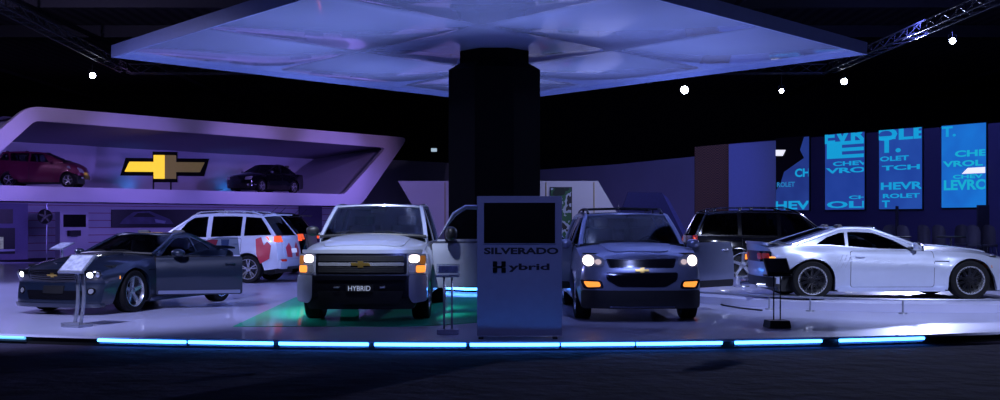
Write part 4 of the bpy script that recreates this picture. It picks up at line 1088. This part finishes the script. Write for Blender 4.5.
# ---------------- leaning display wall behind the column
dw=empty('display_wall',(0,45,-.13),0,'leaning white parallelogram wall behind the black column','partition wall'); 
def q45(px,py,D=45): p=at(px,py,D); return (p.x,p.z+.13)
m=MB(); m.prism([q45(446,262.5),q45(646,262.5),q45(598,181),q45(398,181)],lambda u,v,d:Vector((u,d,v)),0,.3); m.build('panel',M_WHITE,dw)
for px in(445,546,594):
    m=MB(); x0=q45(px,222)[0]; m.box((x0,-.01,q45(0,222)[1]),(.035,.03,3.1)); m.build('trim_strip',mat('brass strip',(.4,.3,.12),.4,.5,noise=.03),dw)
# poster
po=empty('poster',at(561,222,44.975),0,'colourful photo poster hanging on the white leaning wall','poster'); s45=44.9/F
m=MB(); m.box((0,0,0),(22*s45,.04,70*s45)); m.build('backing',M_BLACKP,po)
pm=bpy.data.materials.new('printed photo poster'); pm.use_nodes=True; nt=pm.node_tree; b=nt.nodes['Principled BSDF']; b.inputs['Roughness'].default_value=.5
tc=nt.nodes.new('ShaderNodeTexCoord'); vz=nt.nodes.new('ShaderNodeTexNoise'); vz.inputs['Scale'].default_value=1.2; vz.inputs['Detail'].default_value=3; nt.links.new(tc.outputs['Object'],vz.inputs[0])
cr=nt.nodes.new('ShaderNodeValToRGB'); els=cr.color_ramp.elements; cr.color_ramp.interpolation='CONSTANT'
els[0].position=0; els[0].color=(.01,.02,.015,1); els[1].position=.42; els[1].color=(.03,.12,.05,1)
for p_,c_ in((.50,(.45,.5,.6,1)),(.55,(.02,.02,.02,1)),(.60,(.5,.06,.12,1)),(.66,(.55,.55,.65,1))):
    e=els.new(p_); e.color=c_
nt.links.new(vz.outputs[0],cr.inputs[0]); nt.links.new(cr.outputs[0],b.inputs['Base Color'])
m=MB(); m.box((0,-.03,0),(20.5*s45,.02,68*s45)); m.build('print',pm,po)

# ---------------- dim fabric walls at the back
def backdrop(name,pl,D0,D1,m_,label,cat='backdrop'):
    xs=[p[0] for p in pl]; a,b=min(xs),max(xs)
    Dd=lambda px: 1/((1/D0)+((1/D1)-(1/D0))*(px-a)/(b-a))
    P=[at(px,py,Dd(px)) for px,py in pl]; o=P[0]; nrm=Vector((0,.15,0))
    tri=tessellate_polygon([[Vector((q[0],q[1],0)) for q in pl]]); mb=MB(); n=len(P)
    mb.add([p-o for p in P]+[p-o+nrm for p in P],[list(t) for t in tri]+[[i+n for i in t] for t in tri]+[[i,(i+1)%n,(i+1)%n+n,i+n] for i in range(n)])
    ob=mb.build(name,m_,loc=o); tag(ob,label,cat); return ob
fl=lambda D: HZ+(EYE+.13)*F/D
backdrop('fabric_backdrop',[(360,fl(74)),(452,fl(70)),(452,163),(395,160),(360,158)],74,70,M_FABRIC,'dim violet fabric backdrop left of the column behind the pickup')
backdrop('fabric_backdrop',[(536,fl(72)),(695,fl(62)),(695,156.5),(620,164),(536,170)],72,62,M_FABRIC,'dim blue fabric backdrop between the column and the brown panel')
backdrop('angled_booth',[(604,fl(55)),(694,fl(55)),(662,192.5),(628,192)],55,55,mat('dark blue booth panel',(.05,.05,.11),.6,noise=.1),'dark slanted booth panel behind the crossover roof','booth')
backdrop('booth_side',[(682,fl(55.5)),(700,fl(55.5)),(668,198),(661,192.5)],55.5,55.5,mat('mid blue booth panel',(.16,.16,.30),.6,noise=.1),'lighter slanted edge panel right of the dark booth','booth')
mesh_m=bpy.data.materials.new('brown perforated mesh'); mesh_m.use_nodes=True; nt=mesh_m.node_tree; b=nt.nodes['Principled BSDF']; b.inputs['Roughness'].default_value=.7
tc=nt.nodes.new('ShaderNodeTexCoord'); bk=nt.nodes.new('ShaderNodeTexChecker'); bk.inputs['Scale'].default_value=16; bk.inputs[1].default_value=(.34,.15,.05,1); bk.inputs[2].default_value=(.08,.04,.02,1)
nt.links.new(tc.outputs['Object'],bk.inputs[0]); nt.links.new(bk.outputs[0],b.inputs['Base Color'])
backdrop('perforated_panel',[(695,fl(57.5)),(731,fl(57)),(731,143.5),(695,147)],57.5,57,mesh_m,'tall brown perforated panel between the fabric and blue walls','panel')

# ---------------- right wall with the screens
RP=Vector((11.3,56.5,0)); Re=Vector((.56,-.829,0)).normalized(); Rn=Vector((-.829,-.56,0))
def rw(u,z,d): p=RP+Re*u+Rn*d; return Vector((p.x,p.y,z))       # d: metres in front
def ru(px):
    lo,hi=-5,40
    for _ in range(60):
        u=(lo+hi)/2; p=rw(u,0,0)
        if p.x/p.y*F+500<px: lo=u
        else: hi=u
    return u
def rz_(px,py): return EYE+(HZ-py)/F*rw(ru(px),0,0).y
ZT=5.4
m=MB(); m.add([rw(0,-.13,0),rw(24,-.13,0),rw(24,ZT,0),rw(0,ZT,0),rw(0,-.13,-.3),rw(24,-.13,-.3),rw(24,ZT,-.3),rw(0,ZT,-.3)],[(0,1,2,3),(3,2,6,7),(0,3,7,4),(1,5,6,2)])
m.build('wall_right',mat('dim blue wall',(.13,.11,.24),.7,noise=.05,nscale=.5))['kind']='structure'
def rbox(name,px0,px1,z0,z1,d0,d1,m_,parent=None,inv=None):
    mb=MB(); u0,u1=ru(px0),ru(px1); mb.add([rw(u,z,d)+(inv or Vector()) for u in(u0,u1) for z in(z0,z1) for d in(d0,d1)],[(0,1,3,2),(4,6,7,5),(0,4,5,1),(2,3,7,6),(0,2,6,4),(1,5,7,3)]); return mb.build(name,m_,parent)
tag(rbox('blank_screen',730.5,777,-.1,5.36,.02,.12,mat('pale blue blank screen',(.16,.20,.50),.6,emit=(.10,.13,.50),es=.16,noise=.03)),'tall blank blue screen left of the lettered screens','screen')
def scrmat(name,c,c2,es):
    mm=mat(name,(.01,.01,.02),.5); nt=mm.node_tree; b=nt.nodes['Principled BSDF']
    tc=nt.nodes.new('ShaderNodeTexCoord'); no=nt.nodes.new('ShaderNodeTexNoise'); no.inputs['Scale'].default_value=.8; nt.links.new(tc.outputs['Object'],no.inputs[0])
    r=nt.nodes.new('ShaderNodeValToRGB'); r.color_ramp.elements[0].position=.35; r.color_ramp.elements[1].position=.65; r.color_ramp.elements[0].color=(*c,1); r.color_ramp.elements[1].color=(*c2,1)
    nt.links.new(no.outputs[0],r.inputs[0]); nt.links.new(r.outputs[0],b.inputs['Emission Color']); b.inputs['Emission Strength'].default_value=es; return mm
M_TXT=mat('glowing cyan letters',(0,.1,.15),.5,emit=(.008,.36,.72),es=.9,noise=.01)
M_TXT2=mat('dim cyan letters',(0,.1,.15),.5,emit=(.02,.20,.50),es=.9,noise=.01)
M_TXT3=mat('pale cyan letters',(0,.1,.15),.5,emit=(.01,.45,.66),es=.9,noise=.01)
M_FLASH=mat('glowing white flash',(.5,.5,.5),.5,emit=(.85,.85,1),es=1,noise=.01)
SCR=[
 dict(px=(778,810.5),m=scrmat('screen picture a',(.015,.035,.22),(.02,.05,.28),.9),lab='first lettered screen from the left, black cloud and white flash on top',
  t=[('CH',797,812,168.5,177,M_TXT),('ROLET',779,797,182,187,M_TXT2),('HEV',777,812,201,209.5,M_TXT)],fl=[(778,150,788,150,785,156,778,156)],black=True,lt=138,lb=210.3),
 dict(px=(827,866),m=scrmat('screen picture b',(.015,.05,.32),(.02,.06,.36),.9),lab='second lettered screen with a huge bright letter on its upper half',
  t=[('EVR',826,869,128,143,M_TXT),('E',829,872,141,158,M_TXT),('CHEV',835,870,161,165.5,M_TXT),('VRO',828,868,167.5,173,M_TXT),('CH',851,869,195.5,199,M_TXT),('OLE',829,877,201,208,M_TXT)],fl=[],lt=133.5,lb=209.6),
 dict(px=(881,923.5),m=scrmat('screen picture c',(.015,.06,.36),(.02,.08,.42),.9),lab='third lettered screen with many cyan rows between the two blue ones',
  t=[('OLE',876,930,127,140,M_TXT),('T.',880,903,136,153,M_TXT),('OLET',882,911,156,161,M_TXT),('TCH',884,922,165,170,M_TXT),('HEVR',883,925,182,189.5,M_TXT),('ROLET',885,922,193.5,198,M_TXT),('T',884,892,200.5,207.5,M_TXT)],fl=[],lt=129,lb=209),
 dict(px=(943.5,987.5),m=scrmat('screen picture d',(.01,.13,.58),(.01,.18,.68),.95),lab='rightmost and brightest lettered screen with a white flash',
  t=[('T.',944,958,126.5,137,M_TXT),('CHE',957,989,150,156.5,M_TXT3),('VROL',945,985,160.5,166.5,M_TXT3),('CHEV',955,985,174.5,178.5,M_TXT3),('LEVRO',946,990,179.5,190,M_TXT3)],fl=[(970,168,988,167,988,173,964,174)],lt=124.5,lb=207.5),
]
for sc in SCR:
    a,b=sc['px']; mid=(a+b)/2; u0,u1=ru(a),ru(b); zt,zb_=rz_(mid,sc['lt']),rz_(mid,sc['lb'])
    org=rw((u0+u1)/2,zb_,.02); t=empty('projection_screen',org,0,sc['lab'],'screen','lettered screens on the right wall'); inv=-org
    rbox('frame',a-.6,b+.6,zb_-.04,zt+.04,.02,.10,M_BLACKP,t,inv)
    rbox('display',a,b,zb_,zt,.10,.13,sc['m'],t,inv)
    if sc.get('black'):
        m=MB(); pl=[(a,139),(806,139),(802,150),(806,158),(796,165),(786,172),(782,185),(a,190)]
        m.prism([(ru(x),rz_(x,y) if y>140 else zt) for x,y in pl],lambda u,v,d:rw(u,v,d)+inv,.132,.136); m.build('dark_image',M_BLACKP,t)
    for tx,x0,x1,y0,y1,mm in sc['t']:
        U0,U1=ru(x0),ru(x1); Z0,Z1=rz_((x0+x1)/2,y1),rz_((x0+x1)/2,y0); cu,cz=(U0+U1)/2,(Z0+Z1)/2
        m=MB(); add_text(m,tx,U1-U0,Z1-Z0,lambda p,q:rw(cu+p,cz+q,.142)+inv,0,.035,clip=(u0-cu,u1-cu,zb_-cz,zt-cz))
        if m.v: m.build('lettering',mm,t,normals=False)
    for fl_ in sc['fl']:
        pl=[(fl_[i],fl_[i+1]) for i in range(0,8,2)]
        m=MB(); m.prism([(max(u0,min(u1,ru(x))),rz_(x,y)) for x,y in pl],lambda u,v,d:rw(u,v,d)+inv,.15,.155); m.build('flash_image',M_FLASH,t)

# ---------------- cafe furniture in the dark behind the silver coupe
M_CH=mat('grey chair shell',(.10,.10,.16),.4,noise=.05)
def stool():
    t=empty('bar_chair',(0,0,-.13),0)
    m=MB(); rows=[]
    for i in range(9):
        a=-1+2*i/8; rows.append([Vector((.24*math.sin(a*1.2),.20*math.cos(a*1.2),z-.0*a)) for z in (.85,1.0,1.15+.18*(1-a*a),1.24+.22*(1-a*a)**.5)])
    m.grid(rows); m.build('backrest',M_CH,t)
    m=MB(); m.lathe([(.01,.84),(.22,.84),(.24,.80),(.2,.77),(.01,.77)],20,'z'); m.build('seat',M_CH,t)
    for sx in(-1,1):
        for sy in(-1,1):
            m=MB(); m.tube([(sx*.13,sy*.13,.78),(sx*.2,sy*.2,0)],.012,6); m.build('leg',M_CHROME,t)
    m=MB(); m.tube([(.18*math.cos(k*PI/8),.18*math.sin(k*PI/8),.3) for k in range(16)],.01,5,closed=True); m.build('foot_ring',M_CHROME,t)
    return t
s0=stool(); spots=[(870,36),(888,37),(905,35.5),(925,37),(940,36),(962,38),(975,35.5),(990,36.5),(848,36.2)]
desc=['just behind the coupe roof','behind the windscreen of the silver coupe','behind the cowl of the silver coupe','behind the middle of the coupe hood','left of the dark pillar stand','right behind the high table','beside the dark pillar stand','rightmost of the chairs by the right edge','leftmost of the chairs, in the deepest dark']
for i,(px,D) in enumerate(spots):
    o=s0 if i==0 else copy_tree(s0); o.location=((px-500)/F*D,D,PED*0+.002); o.rotation_euler=(0,0,random.uniform(-1,1)+(PI if i%3==0 else 0))
    tag(o,'grey bar chair in the dark cafe area, '+desc[i],'chair','bar chairs in the cafe area')
def table():
    t=empty('high_table',(0,0,0)); m=MB(); m.lathe([(.01,1.12),(.42,1.12),(.43,1.10),(.42,1.08),(.01,1.08)],28,'z'); m.build('tabletop',M_BLACKP,t)
    m=MB(); m.tube([(0,0,1.09),(0,0,.02)],.035,8); m.build('pedestal',M_CHROME,t); m=MB(); m.lathe([(.01,.03),(.25,.02),(.26,0)],24,'z'); m.build('base',M_CHROME,t); return t
t0=table()
for i,((px,D),l) in enumerate(zip(((897,34.6),(951,34.8),(858,39)),('behind the coupe windscreen','behind the coupe hood','left, behind the coupe roof'))):
    o=t0 if i==0 else copy_tree(t0); o.location=((px-500)/F*D,D,0); tag(o,'round high cafe table '+l,'table','high tables in the cafe area')
for px,w,yt,l in((983,12,205,'dark flat pillar stand in the cafe area near the right edge'),(897,2.5,206,'thin dark post behind the coupe windscreen')):
    D=40; p=at(px,yt,D); t=empty('pillar_stand',(p.x,D,0),0,l,'stand'); m=MB(); m.box((0,0,p.z/2),(w*D/F,.12,p.z),bev=.02); m.build('panel',mat('dark stand panel',(.03,.03,.05),.5,noise=.1),t); m=MB(); m.box((0,0,.02),(w*D/F+.2,.4,.04),bev=.01); m.build('base',M_BLACKP,t)

# ---------------- front kiosk
Dk=15.25; sk=Dk/F
kx0,kx1=(477-500)*sk,(562-500)*sk; kw=kx1-kx0; kz=EYE+(HZ-196)*sk
kk=empty('screen_kiosk',((kx0+kx1)/2,Dk+.16,0),0,'tall lavender kiosk with black screen standing at the stage edge','kiosk')
def kp(px,py): return ((px-519.5)*sk, EYE+(HZ-py)*sk)
m=MB(); m.box((0,0,kz/2+.02),(kw,.32,kz-.04),bev=.008); m.build('body',M_KIOSK,kk)
x0,z1=kp(484,203); x1,z0=kp(555,243)
m=MB(); m.box(((x0+x1)/2,-.165,(z0+z1)/2),(x1-x0,.02,z1-z0),bev=.004); m.build('screen',M_SCREENB,kk)
m=MB()
for a,b in (((x0-.012,z0-.012),(x1+.012,z0-.004)),((x0-.012,z1+.004),(x1+.012,z1+.012)),((x0-.012,z0),(x0-.003,z1)),((x1+.003,z0),(x1+.012,z1))):
    m.box(((a[0]+b[0])/2,-.165,(a[1]+b[1])/2),(b[0]-a[0],.03,b[1]-a[1]))
m.build('screen_bezel',M_KIOSK,kk)
M_LET=mat('black cut letters',(.008,.008,.02),.5,noise=.1); M_LETH=mat('glossy black emblem',(.004,.01,.012),.15,coat=.8,noise=.05)
def ktext(txt,px0,px1,py0,py1,mm,nm,bold=.03):
    a=kp(px0,py1); b=kp(px1,py0); cx,cz=(a[0]+b[0])/2,(a[1]+b[1])/2
    m=MB(); add_text(m,txt,b[0]-a[0],b[1]-a[1],lambda u,v:Vector((cx+u,-.163,cz+v)),0,bold); return m.build(nm,mm,kk,normals=False)
ktext('SILVERADO',484,558.5,247.5,254.3,M_LET,'lettering',.04)
ktext('ybrid',508.5,549.5,263.5,272,M_LET,'lettering',.03)
m=MB()
for s_ in(-1,1):
    a=kp(499.3+s_*4.3,267); 
    for dz in(-1,1):
        m.box((a[0],-.17,a[1]+dz*3.1*sk),(4.6*sk,.03,5.6*sk),bev=.01)
a=kp(499.3,267); m.box((a[0],-.168,a[1]),(6*sk,.02,1.6*sk)); m.build('hybrid_emblem',M_LETH,kk)['label']='glossy black letter H emblem'
for px in(481,555):
    a=kp(px,338); m=MB(); m.box((a[0],-.14,.012),(5*sk,.12,.024),bev=.004); m.build('foot',M_BLACKP,kk)

# ---------------- reader stands
def tray(t,w,d,z,tilt,m_,page=True,yoff=0,pm=None):
    R=Matrix.Rotation(tilt,3,'X'); m=MB(); m.box((0,yoff,z),(w,d,.03),R,bev=.008); o=m.build('tray',m_,t)
    if page: m=MB(); m.box(R@Vector((0,0,.018))+Vector((0,yoff,z)),(w*.88,d*.84,.006),R); m.build('info_sheet',pm or M_PLATE,o)
    return o
M_SHEET=mat('printed information sheet',(.45,.48,.62),.4,noise=.3,nscale=14)
D=17.0; s=D/F
t=empty('reader_stand',((77-500)*s,D,0),math.radians(-22),'grey curved metal reader stand in front of the dark coupe','information stand')
m=MB(); m.box((0.0,0,.02),(.34,.30,.04),bev=.01); m.prism([(-.17,-.15),(.17,-.15),(.02,.02)],lambda u,v,d_:Vector((u,v,d_)),.04,.07); m.build('base',M_STEEL,t)
for x in(-.065,.045):
    m=MB(); rows=[]
    for i in range(15):
        k=i/14; z=.05+.82*k; off=.05*math.sin(PI*k)+.02*k; rows.append([Vector((x+off,-.012,z)),Vector((x+off+.05,-.012,z)),Vector((x+off+.05,.012,z)),Vector((x+off,.012,z))])
    m.grid(rows,0,False,closed=True)
    for k in(.25,.6): 
        i=int(k*14); p=rows[i][0]; m.box((p.x+.025,-.014,p.z),(.014,.01,.02))
    m.build('leg',M_STEEL,t)
tray(t,.46,.40,.93,math.radians(40),M_STEEL,True,0,M_SHEET)
D=28.7; s=D/F
t=empty('reader_stand',((62-500)*s,D,0),math.radians(-28),'pale reader stand showing above the hood of the dark coupe','information stand')
m=MB(); m.box((0,0,.02),(.34,.30,.04),bev=.01); m.build('base',M_STEEL,t)
m=MB(); m.tube([(0,0,.04),(0.03,0,.5),(0,0,.9)],.03,8); m.build('leg',M_STEEL,t)
tray(t,.46,.42,.95,math.radians(22),M_STEEL,True,0,M_SHEET)
D=15.95; s=D/F
t=empty('reader_stand',((448-500)*s,D,0),0,'clear acrylic reader stand between the pickup and the kiosk','information stand')
m=MB(); m.box((0,0,.035),(.30,.26,.07),bev=.008); m.build('base',M_KIOSK,t)
for x in(-.055,.055): m=MB(); m.tube([(x,0,.06),(x,0,.80)],.014,8); m.build('leg',M_STEEL,t)
m=MB(); m.box((0,.0,.80),(.33,.22,.025),bev=.004); m.build('tray',M_STEEL,t)
m=MB(); m.box((0,.03,.89),(.32,.016,.155),Matrix.Rotation(math.radians(-14),3,'X')); m.build('acrylic_panel',M_ACRYL,t)
m=MB(); m.box((0,.055,.89),(.27,.004,.10),Matrix.Rotation(math.radians(-14),3,'X')); m.build('info_sheet',M_SHEET,t)
D=16.85; s=D/F
t=empty('reader_stand',((777-500)*s,D,0),math.radians(6),'black reader stand in front of the tail of the silver coupe','information stand')
m=MB(); m.box((0,0,.06),(.33,.30,.11),bev=.008,taper=.9); m.build('base',M_BLACKP,t)
for x in(-.05,.05): m=MB(); m.tube([(x,0,.1),(x,0,.78)],.011,8); m.build('leg',M_CHROMED,t)
tray(t,.36,.30,.90,math.radians(48),M_BLACKP,True,0,M_GLOSSBLK)
m=MB(); m.box((0,-.05,.77),(.38,.22,.03),bev=.006); m.build('shelf',M_BLACKP,t)

# ---------------- trusses and spotlights
def truss(name,A,B,label,n=14,w=.42):
    A,B=Vector(A),Vector(B); d=(B-A).normalized(); sx=d.cross(Vector((0,0,1))).normalized()*w/2; up=Vector((0,0,w*.9)); O=(A+B)/2
    t=MB(); c=[(-sx),(sx),up]
    for q in c: t.tube([A+q-O,B+q-O],.028,6)
    N=int((B-A).length/.55)
    for i in range(N):
        p=A+(B-A)*i/N-O; q=A+(B-A)*(i+1)/N-O
        for k in range(3):
            a,b=c[k],c[(k+1)%3]
            t.tube([p+a,q+b] if i%2 else [p+b,q+a],.014,4)
    tag(t.build(name,M_TRUSS,loc=O,normals=False),label,'truss')
TZ=7.5
truss('lighting_truss',(-13.6,27,TZ),(-14.9,45.8,TZ),'dark lattice lighting truss running back at the upper left')
truss('lighting_truss',(13.5,27,TZ),(13.1,45.8,TZ),'dark lattice lighting truss running back at the upper right')
truss('lighting_truss',(-14.9,46.1,TZ),(13.1,46.1,TZ),'dark lattice lighting truss crossing behind the canopy')
def spotfix(px,py,D,label,r=.14,lens=M_SPOT,aim=None):
    r*=.8
    p=at(px,py,D); t=empty('spotlight',p,0,label,'spotlight','spotlights hanging below the trusses')
    d=((aim or Vector((p.x*.3,16,0)))-p).normalized(); R=d.to_track_quat('-Z','Y').to_matrix()
    m=MB(); m.lathe([(.01,.42),(r*.6,.42),(r,.25),(r*1.15,0),(r*1.05,0),(r,.03)],20,'z'); o=m.build('can',M_BLACKP,t); o.rotation_euler=R.to_euler()
    m=MB(); m.lathe([(r*.98,.03),(.001,.03)],20,'z'); l=m.build('lens',lens,t); l.rotation_euler=R.to_euler()
    m=MB(); m.tube([(0,0,.12),(0,0,max(.3,TZ-p.z-.03))],.018,6); m.tube([(-r*1.3,0,0),(-r*1.3,0,.2),(r*1.3,0,.2),(r*1.3,0,0)],.015,5); m.build('yoke',M_BLACKP,t)
    return t
spotfix(92.5,75.5,43,'bright spotlight hanging at the left above the display shelf',.13)
spotfix(684.5,90,46.3,'brightest spotlight just right of the canopy tip',.19)
spotfix(781.5,91,46.3,'small spotlight between the two brighter ones on the right',.11)
spotfix(844,81.5,45.5,'bright spotlight right of the canopy right corner',.15)
spotfix(952.5,41,37.5,'spotlight under the truss at the upper right',.12)
# small lit sign far behind
t=empty('hanging_sign',at(434,150,68),0,'tiny lit white sign hanging in the dark left of the column','sign'); m=MB(); m.box((0,0,0),(.34,.08,.20),bev=.02); m.build('face',mat('lit sign face',(.5,.6,.7),.4,emit=(.6,.8,1),es=.6,noise=.3,nscale=9),t)
m=MB(); m.tube([(0,0,.1),(0,0,4.0)],.012,5); m.build('cable',M_BLACKP,t)

# ================================================================ LIGHT
def spot(loc,aim,energy,col,size=50,blend=.5,rad=.15,name='spot'):
    l=bpy.data.lights.new(name,'SPOT'); l.energy=energy; l.color=col; l.spot_size=math.radians(size); l.spot_blend=blend; l.shadow_soft_size=rad
    o=bpy.data.objects.new(name,l); COL.objects.link(o); o.location=loc; o.rotation_euler=(Vector(aim)-Vector(loc)).to_track_quat('-Z','Y').to_euler(); return o
BW=(.62,.68,1); VI=(.52,.30,1); BL=(.16,.22,1)
# stage wash
spot((-7.5,11,8.5),(-8.5,21,0),6800,(.54,.58,1),62,.6,.3)
spot((-17,25,7.2),(-9,25,0),4600,(.46,.46,1),75,.7,.3)
spot((-2.2,13.5,8.5),(-2.2,18.9,1.1),6800,(.66,.74,1),21,.6,.2)
spot((7.5,12,8.5),(8,21,.3),5600,(.56,.64,1),50,.6,.3)
spot((11,8,4.2),(7.5,21,1.2),550,(.6,.66,1),34,.6,.3)  # added low front spot to brighten the silver coupe's side
spot((14,38.5,7.2),(9,24,0),6800,(.48,.54,1),75,.7,.3)
spot((2.3,11,8.5),(2.4,18.5,.9),1300,(.34,.42,1),24,.6,.2)
spot((0,8.5,5.2),(1,20,1),430,(.26,.33,1),50,.8,.4)  # added fill from the camera side
# violet wash on the shelf and slatted wall
for u,e,c in((2,430,(.66,.40,1)),(8,330,(.46,.30,1)),(14,560,(.62,.38,1)),(20,470,(.62,.36,1))):
    p=lw(u,7.3,-8); spot(p,lw(u,5.2,1),e,c,56,.8,.3)
for u,e in((-1,1300),(6,900),(12,900),(18,1300)):
    spot(lw(u,4.6,-9),lw(u+.5,4.3,5),e,(.36,.24,1),40,.7,.3)
for u in (-1,6,13,20): spot(lw(u,2.2,-6),lw(u,1.0,5),650,(.26,.19,1),90,.8,.3)
for u in (0,7.5,13.5): 
    spot(lw(u+2,3.12,4.7),lw(u+2,4.2,5.4),18,(.05,.35,1),150,1,.08)
# walls at the back and right
spot((7.5,38,6.5),(3.2,45,2.4),1500,(.52,.56,1),50,.8,.3)
spot((-7,37,6),(-3.2,45,2.4),900,(.42,.26,1),45,.8,.3)
spot((6,45,6.5),(9,62,2.5),1900,(.2,.22,1),60,.8,.3)
spot((13,36,8),(18,48,2.5),1800,(.17,.21,1),90,.9,.3)
spot((11,29,5.5),(15,37,.8),420,(.45,.48,1),45,.9,.2)  # added spot to lift the dark cafe chairs, not a wall light
# added unseen spots that faintly lift the hall ceiling
spot((-20,38,8.2),(-22,48,11.5),900,(.6,.5,1),150,1,.3)
spot((20,40,8.2),(22,48,11.5),70,(.4,.4,1),150,1,.3)
# unseen upward spots added around the plinth to brighten the canopy
for a in range(8):
    an=a*PI/4+PI/8; spot((cc[0]+2.1*math.cos(an),cc[1]+2.1*math.sin(an),.25),(cc[0]+7.0*math.cos(an),cc[1]+7.0*math.sin(an),5.5),1250,(.37,.47,1),96,.9,.1)
w=bpy.data.worlds.new('world'); S.world=w; w.use_nodes=True
w.node_tree.nodes['Background'].inputs[0].default_value=(.10,.11,.42,1); w.node_tree.nodes['Background'].inputs[1].default_value=.012

cam=bpy.data.cameras.new('camera'); co=bpy.data.objects.new('camera',cam); COL.objects.link(co); co.location=(0,0,EYE); co.rotation_euler=(PI/2,0,0)
cam.sensor_width=36; cam.lens=F/1000*36; cam.shift_y=(HZ-200)/1000; cam.clip_end=300
S.camera=co
S.view_settings.view_transform='Standard'; S.view_settings.look='None'; S.view_settings.exposure=0; S.view_settings.gamma=1; S.view_settings.use_curve_mapping=False
